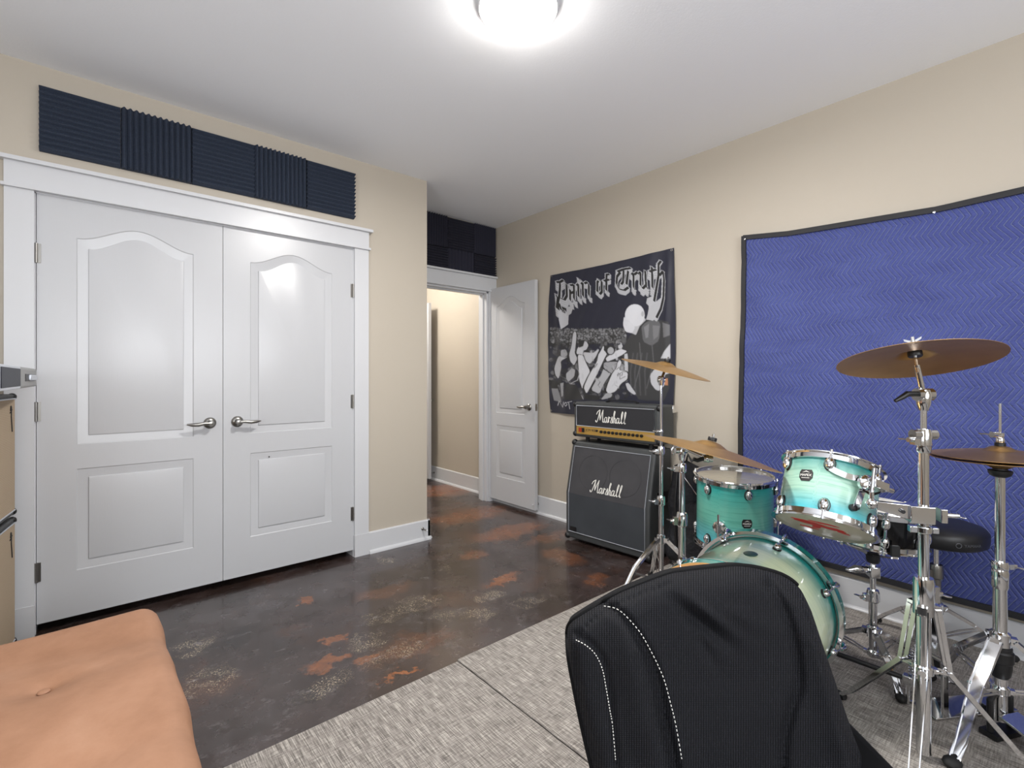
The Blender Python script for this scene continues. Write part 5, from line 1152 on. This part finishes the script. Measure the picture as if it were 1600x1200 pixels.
n = len(rim); mb = MB().grid(P); mb.add(rim+[Vector((p.x*.995, p.y, .30)) for p in rim], [(i, (i+1) % n, n+(i+1) % n, n+i) for i in range(n)]+[tuple(n+i for i in range(n))])
obj('cushion', mb, M_leather, bn, world=True, smooth=60)
for (tx_, ty_) in tufts: obj('button', MB().ell((tx_, ty_, zt_-.036), (.013, .013, .005), 14, 8), M_leather, bn, world=True)
obj('base', MB().bb((x0+.03, y0+.03, .09), (x1-.03, y1-.03, .30)), M_black, bn, world=True, bevel=.01)
for xx in (x0+.1, x1-.1):
    for yy in (y0+.1, y1-.1): obj('leg', MB().cyl((xx, yy, 0 if xx < -.55 else CL if yy < 1.6 else 0), (xx, yy, .09), .02), M_black, bn, world=True)

# ================================================================== LEFT AMP STACK
Dv = Vector((.1288, .9917, 0)); Nv = Vector((.9917, -.1288, 0)); PC = Vector((-.262, 3.060, 0))
Ml = Matrix(((Nv.x, -Dv.x, 0), (Nv.y, -Dv.y, 0), (0, 0, 1)))      # local x = out of the grille, local y = towards the camera
def left_cab(z0, hgt, label, gid):
    rt = thing('speaker_cabinet', label, 'speaker cabinet', PC+Zx*z0, group='speaker cabinets stacked at the left edge')
    rt.rotation_euler = (0, 0, math.atan2(Nv.y, Nv.x)); WL, DPT = .76, .30      # local +x outwards, local +y = Dv
    b_ = MB(); b_.bb((-DPT, -WL, .012), (0, 0, hgt)); obj('body', b_, M_tolex, rt, bevel=.008, seg=3)
    obj('grille', MB().bb((-.001, -WL+.022, .035), (.003, -.020, hgt-.022)), M_weave, rt)
    mb = MB(); mb.tube([(.004, -WL+.022, hgt-.020), (.004, -.020, hgt-.020)], .003, 8); mb.tube([(.004, -WL+.022, .034), (.004, -.020, .034)], .003, 8); obj('piping', mb, M_silver_edge, rt)
    for z in (.025, hgt-.012): obj('corner_cap', MB().ell((-.008, -.010, z), (.016, .016, .016), 12, 8), M_black, rt)
    mb = MB(); nib(mb, [[(0, .02), (.004, .035), (.010, .03), (.008, .0), (.014, -.03), (.018, -.05)], [(-.006, .012), (.016, .022)]], .004, .6, (.003, -.085, hgt-.095), (0, 1, 0), (0, 0, 1), (1, 0, 0), .003, 1.3); obj('script_badge', mb, M_black, rt)
    for y in (-.05, -WL+.05):
        for x in (-.05, -DPT+.05): obj('foot', MB().cyl((x, y, 0), (x, y, .014), .015), M_rubber, rt)
left_cab(0, .566, 'tan grille speaker cabinet on the floor at the left edge, lower of two', 0)
left_cab(.568, .540, 'tan grille speaker cabinet stacked on top of another at the left edge', 1)
ah = thing('equipment_case', 'long silver case with dark panel on the tan speaker cabinets, left edge', 'case', (-.186, 2.935, 1.109))
mb = MB().bb((-.30, -1.13, .033), (0, 0, .109)); obj('body', mb, M_silver, ah, bevel=.010, seg=4)
obj('edge_frame', MB().bb((-.002, -1.12, .035), (.003, -.655, .107)), M_silver_edge, ah, bevel=.003)
obj('dark_panel', MB().bb((.002, -1.11, .043), (.005, -.67, .100)), M_navyglass, ah, bevel=.002)
obj('handle_recess', MB().bb((-.002, -.47, .058), (.0015, -.07, .084)), M_black, ah); obj('latch', MB().bb((0, -.36, .060), (.010, -.12, .082)), M_silver_edge, ah, bevel=.003)
for y in (-.10, -.60):
    for x in (-.14, -.26): obj('foot', MB().cyl((x, y, 0), (x, y, .035), .014), M_rubber, ah)
bg2 = thing('soft_case', 'black soft case leaning on the lower tan cabinet at the left edge', 'bag', (-.31, 2.3, 0))
obj('body', soft_box(-.285, 2.22, .0, .34, .06, .20, .6, seed=9, amp=.008), M_bag, bg2, world=True, smooth=60)
obj('strap', MB().tube([(-.285, 2.15, .33), (-.285, 2.2, .37), (-.285, 2.26, .33)], .008), M_black, bg2, world=True)
